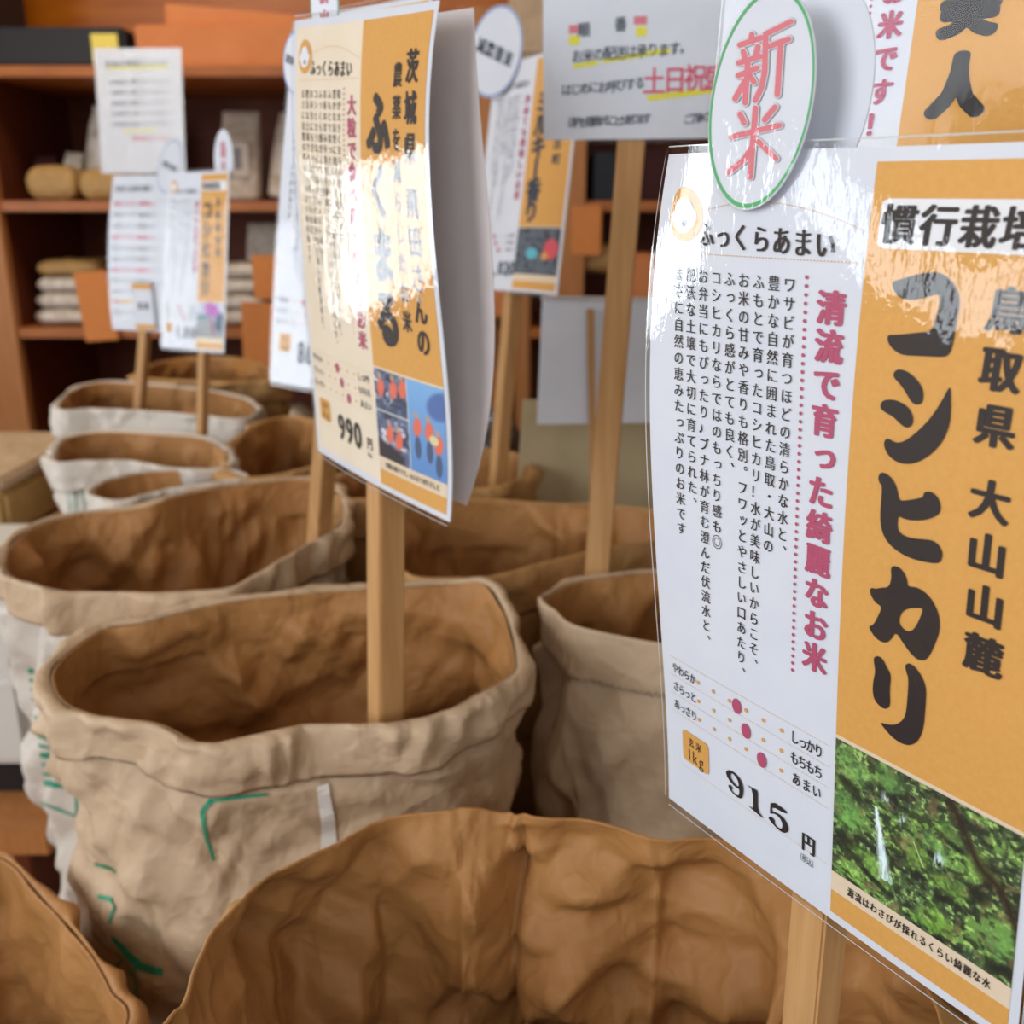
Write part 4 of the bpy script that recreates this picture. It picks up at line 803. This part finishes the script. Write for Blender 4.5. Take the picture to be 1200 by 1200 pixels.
# ================================================================== the wooden shelf along the back
SY = 3.02
def shelf():
    r = thing('wooden_shelf', 'long wooden shelf unit along the back wall, stocked with packets', 'shelf', (0, 3.3, 0))
    for z in (CZ + .40, CZ + .035, CZ - .335, CZ - .74, .06):
        box('shelf_board', -2.2, 1.6, SY, YB - .03, z - .03, z, M['wood'], r, .003)
    box('back_panel', -2.2, 1.6, YB - .03, YB - .012, 0, CZ + .39, M['wood_dark'], r, 0)
    for x in (-1.56, -.10, .16, 1.6): box('upright', x - .055, x + .055, SY - .012, SY + .03, 0, CZ + .40 if x != -.10 else CZ + .55, M['wood_v'], r, .003)
    for x in (-1.53, .13): box('divider', x, x + .02, SY + .03, YB - .03, 0, CZ + .37, M['wood_dark'], r, .002)
    return r
shelf()
for k, z in enumerate((CZ + .40, CZ + .56, CZ + .72, CZ + .88)):
    struct(box('trim_%d' % (k + 1), -2.3, .34, YB - .05, YB - .01, z + .002, z + .155, M['wood_amber'], None, .004))
def pillow(name, label, cat, x, y, z, sx, sy, sz, m, group=None, parent=None, rot=0., seed=0, lab=None):
    """soft filled pack: flattened super-ellipsoid with a sealed seam; z is the underside"""
    nu, nv = 28, 14; V = []
    for j in range(nv + 1):
        b = -math.pi / 2 + math.pi * j / nv
        for i in range(nu):
            a = 2 * math.pi * i / nu; e = lambda c, p: math.copysign(abs(c) ** p, c)
            X = e(math.cos(a), .28) * e(math.cos(b), .38) * sx / 2; Y = e(math.sin(a), .28) * e(math.cos(b), .38) * sy / 2; Z = e(math.sin(b), .8) * sz / 2
            k = .004 * math.sin(a * 5 + seed) * math.cos(b * 3 + seed); V.append((X, Y, Z * (1 - .25 * (abs(X) / sx * 2) ** 4) + k))
    F = grid_faces(nu, nv + 1, True); c, s_ = math.cos(rot), math.sin(rot)
    V = [(x + a * c - b * s_, y + a * s_ + b * c, z + sz / 2 + d) for a, b, d in V]
    r = thing(name, label, cat, (x, y, z), group); mesh('pack_body', V, F, M[m], r, True)
    if lab:                            # paper label on the front
        box('pack_label', x - sx * .25, x + sx * .25, y - sy / 2 - .003, y - sy / 2 + .004, z + sz * .22, z + sz * .78, M[lab], r, .001)
    return r
def upright_bag(label, x, y, z, w, h, d, m, lab, group, tilt=0., cat='packet'):
    """standing gusseted packet, flat seal at the top"""
    V = []; prof = [(0, .9, 1), (.05, 1, 1), (.55, 1, 1), (.8, .97, .7), (.93, .95, .12), (1, .95, .06)]; n = 16
    for t, a, b in prof:
        for i in range(n):
            q = 2 * math.pi * i / n; e = lambda c: math.copysign(abs(c) ** .4, c)
            X = e(math.cos(q)) * w / 2 * a; Y = e(math.sin(q)) * d / 2 * b; Z = t * h; V.append((x + X * math.cos(tilt) + Z * math.sin(tilt), y + Y + Z * .12, z + .004 + Z * math.cos(tilt) - X * math.sin(tilt) * .6 + abs(math.sin(tilt)) * w * .32))
    F = grid_faces(n, len(prof), True); F.append(tuple(range(n - 1, -1, -1))); F.append(tuple(range((len(prof) - 1) * n, len(prof) * n)))
    r = thing('packet', label, cat, (x, y, z), group); mesh('pack_body', V, F, M[m], r, True)
    cx = x + .5 * h * math.sin(tilt) * .8
    b_ = box('pack_label', cx - w * .28, cx + w * .28, y - d / 2 - .012 + .05 * h, y - d / 2 - .006 + .05 * h, z + h * .28, z + h * .66, M[lab], r, .001, tilt=tilt)
    box('label_print', cx - w * .10, cx + w * .10, y - d / 2 - .0135 + .05 * h, y - d / 2 - .012 + .05 * h, z + h * .36, z + h * .6, M['grey_ink'], b_, 0, tilt=tilt)
    return r
S1, S2, S3 = CZ + .40, CZ + .035, CZ - .335
# middle shelf, left bay
upright_bag('tall pale packet with dark picture, on the middle shelf left of the handwritten notice', -1.25, 3.24, S2, .17, .27, .09, 'plastic', 'label', 'packets on the middle shelf', .12)
upright_bag('small plum-coloured packet beside the left shelf upright', -1.44, 3.2, S2, .07, .13, .06, 'maroon', 'label', 'packets on the middle shelf', 0)
upright_bag('narrow clear packet next to the plum packet on the middle shelf', -1.37, 3.22, S2, .06, .14, .06, 'plastic', 'label', 'packets on the middle shelf', .1)
pillow('packet', 'yellowish grain pack lying in front at the left end of the middle shelf', 'packet', -1.36, 3.1, S2, .15, .12, .10, 'yellow_pack', 'packets on the middle shelf', seed=1)
pillow('packet', 'tan grain pack lying beside the yellowish one on the middle shelf', 'packet', -1.21, 3.1, S2, .14, .12, .09, 'yellow_pack', 'packets on the middle shelf', seed=2)
pillow('packet', 'clear flat packet of grains under the edge of the handwritten notice', 'packet', -1.07, 3.1, S2, .13, .12, .06, 'plastic', 'packets on the middle shelf', seed=3)
for i, (x, w, h, tl, m, lb) in enumerate(((-.84, .12, .26, .02, 'plastic', 'Lleft upright packet of pale grains behind the coral oval tag'), (-.70, .12, .25, .16, 'plastic', 'tilted packet of pale grains, second from the 990 sign'), (-.57, .13, .27, .2, 'brown_pack', 'tilted brown grain packet nearest the 990 sign on the middle shelf'))):
    upright_bag(lb.replace('Lleft', 'left'), x, 3.22, S2, w, h, .08, m, 'label', 'packets on the middle shelf', tl)
# lower shelf
for i in range(4):
    pillow('rice_pack', ['bottom rice pack of the left stack', 'second rice pack from the bottom of the left stack', 'third rice pack of the left stack', 'top yellowish rice pack of the left stack'][i] + ' on the lower shelf', 'packet', -1.39 + .008 * i, 3.18, S3 + .049 * i, .20, .18, .052, 'yellow_pack' if i == 3 else 'plastic', 'rice packs stacked on the lower shelf', seed=i)
def card(name, label, x, y, z, w, h, tilt, m='card', cat='price card', txt=None):
    r = box(name, x - w / 2, x + w / 2, y, y + .004, z, z + h, M[m], None, .001, tilt=tilt); tag(r, label, cat, 'orange cards on the shelf' if m == 'card' else None); return r
card('price_card', 'orange card hanging off the lower shelf beside the left rice stack', -1.25, 3.0, S3 - .035, .10, .205, -.07)
for i in range(4):
    pillow('rice_pack', ['bottom', 'second', 'third', 'top'][i] + ' rice pack of the stack beside the flower sign', 'packet', -.84 + .006 * i, 3.16, S3 + .047 * i, .15, .17, .05, 'plastic', 'rice packs stacked on the lower shelf', seed=i + 9)
upright_bag('clear bag with white tubes and a pointed top, right of the flower sign', -.80, 3.28, S3, .12, .30, .1, 'plastic', 'label', 'packets on the lower shelf', 0)
card('price_card', 'upper orange card behind the white sign left of the 990 sign', -.735, 3.05, S3 + .085, .10, .13, .0)
card('price_card', 'lower orange card hanging off the shelf left of the white sign', -.755, 2.99, S3 - .13, .12, .21, .04)
pillow('packet', 'clear packet at the bottom of the middle bay under the flower sign', 'packet', -.78, 3.05, CZ - .74, .3, .16, .17, 'plastic', seed=4)
for i in range(3):
    pillow('rice_pack', ['lowest', 'middle', 'uppermost'][i] + ' silvery bag of the pile at the left picture edge', 'packet', -1.78, 3.16, CZ - .74 + .085 * i, .26, .2, .085, 'plastic' if i else 'brown_pack', 'bags piled at the left edge', seed=i + 20)
pillow('packet', 'white pack at the left edge on the lower shelf, behind the upright', 'packet', -1.76, 3.16, S3, .22, .2, .14, 'plastic', seed=33)
# right part of the shelf
def rb(nm, lb, cat, px0, px1, py0, py1, D, dep, m, bev=.006, zb=None):
    a = at(px0, py1, D); b = at(px1, py0, D); r = box(nm, a[0], b[0], D, D + dep, a[2] if zb is None else zb, b[2], M[m], None, bev); tag(r, lb, cat); return r
rb('storage_tin', 'black box on the middle shelf between the 990 sign and the leaning sign', 'box', 535, 566, 182, 232, 3.1, .2, 'black', zb=S2 + .001)
rb('parcel', 'orange wrapped parcel under the black box at the centre of the shelf', 'packet', 530, 566, 268, 330, 3.05, .2, 'peach')
rb('dark_bin', 'black bin standing on the shelf left of the tall notice stick', 'box', 694, 722, 178, 262, 3.06, .25, 'navy', zb=S2 + .001)
rb('dark_bin', 'dark maroon bundle right of the tall notice stick', 'bundle', 752, 790, 176, 262, 3.06, .25, 'maroon', zb=S2 + .001)
rb('price_card', 'orange card tilted beside the leaning sign on the shelf', 'price card', 668, 706, 240, 300, 3.006, .013, 'card')
pillow('packet', 'golden bulging pack under the tilted orange card', 'packet', float(at(690, 335, 3.12)[0]), 3.12, S3 + .16, .17, .16, .09, 'yellow_pack', seed=41)
rb('carton', 'orange brown carton right of the tall notice stick', 'box', 742, 770, 298, 350, 2.9, .2, 'peach')
pillow('packet', 'yellow brown pack behind the leaning sign stick', 'packet', float(at(586, 415, 3.12)[0]), 3.12, S3, .16, .16, .13, 'yellow_pack', seed=42)
rb('parcel', 'orange parcel directly under the leaning sign', 'packet', 560, 592, 343, 372, 2.9, .2, 'peach')
rb('wood_slat', 'upright wooden slat left of the blank white sheet', 'wood', 604, 622, 345, 500, 2.2, .02, 'wood_v', zb=0.)
rb('wood_slat', 'upright wooden slat behind the orange edge of the hidden sign', 'wood', 546, 562, 345, 470, 2.3, .02, 'khaki', zb=0.)
# on top of the shelf
bb = box('black_tray', -1.95, -1.10, 3.05, 3.4, S1, S1 + .105, M['black'], None, .01); tag(bb, 'long black tray on top of the shelf at upper left', 'tray')
bx = box('black_case', -1.95, -1.50, 3.06, 3.35, S1 + .107, S1 + .40, M['navy'], None, .01); tag(bx, 'dark navy case on the black tray at the picture corner', 'case')
ty = box('yellow_tag', -1.19, -1.115, 3.04, 3.046, S1 - .01, S1 + .085, M['tagyellow'], None, .001); tag(ty, 'small yellow tag on the end of the black tray', 'tag')
pb = thing('cardboard_box', 'peach cardboard box with sloping flap lying on top of the shelf', 'box', (-.8, 3.2, S1))
box('box_body', -1.08, -.62, 3.08, 3.36, S1 + .001, S1 + .115, M['peach'], pb, .006); box('box_flap', -1.0, -.56, 3.12, 3.125, S1 + .08, S1 + .16, M['peach'], pb, .002, tilt=.08)
kr = box('kraft_roll', -.01, .12, 3.0, 3.1, CZ + .401, CZ + .80, M['kraft_pale'], None, .03); tag(kr, 'tall pale kraft bag standing above the shelf behind the blue-edged tag', 'bag')

# ================================================================== left side: white cabinet on a low pallet, paper-wrapped cartons
wc = thing('white_cabinet', 'white enamel cabinet at the left edge behind the whitish sack', 'cabinet', (-.92, 1.35, .30))
box('cabinet_body', -1.25, -.70, 1.28, 1.75, .36, .60, M['whitebox'], wc, .02); box('cabinet_seam', -1.25, -.699, 1.276, 1.282, .50, .504, M['backpaper'], wc, 0)
box('cabinet_foot_rail', -1.22, -.72, 1.30, 1.7, .31, .36, M['black'], wc, .004)
pl = thing('low_platform', 'low wooden platform under the white cabinet', 'platform', (-.9, 1.5, 0))
for y in (1.2, 1.36, 1.52, 1.68): box('slat', -1.4, -.66, y, y + .13, .27, .31, M['wood_v'], pl, .003)
for x in (-1.36, -.76): box('bearer', x, x + .06, 1.22, 1.8, 0, .27, M['wood_dark'], pl, .003)
for i, (a, b, c, d, lb) in enumerate((((-1.55, -1.02), (1.95, 2.35), (.02, .49), 'kraft', 'lower kraft carton with a printed label at the left edge'), ((-1.60, -1.05), (1.95, 2.40), (.493, .60), 'yellow_pack', 'upper yellowish paper parcel on the kraft carton at left'))):
    r = thing('carton', lb, 'carton', (sum(a) / 2, sum(b) / 2, c[0])); box('carton_body', *a, *b, *c, M[d], r, .012)
    if i == 0: q = box('carton_label', a[0] + .2, a[1] - .06, b[0] - .004, b[0], .28, .43, M['label'], r, .001); box('label_print', a[0] + .25, a[1] - .12, b[0] - .006, b[0] - .004, .31, .38, M['grey_ink'], q, 0)
    else: box('top_fold', a[0], a[1], b[0] - .01, b[1], c[1], c[1] + .03, M['kraft_pale'], r, .008)
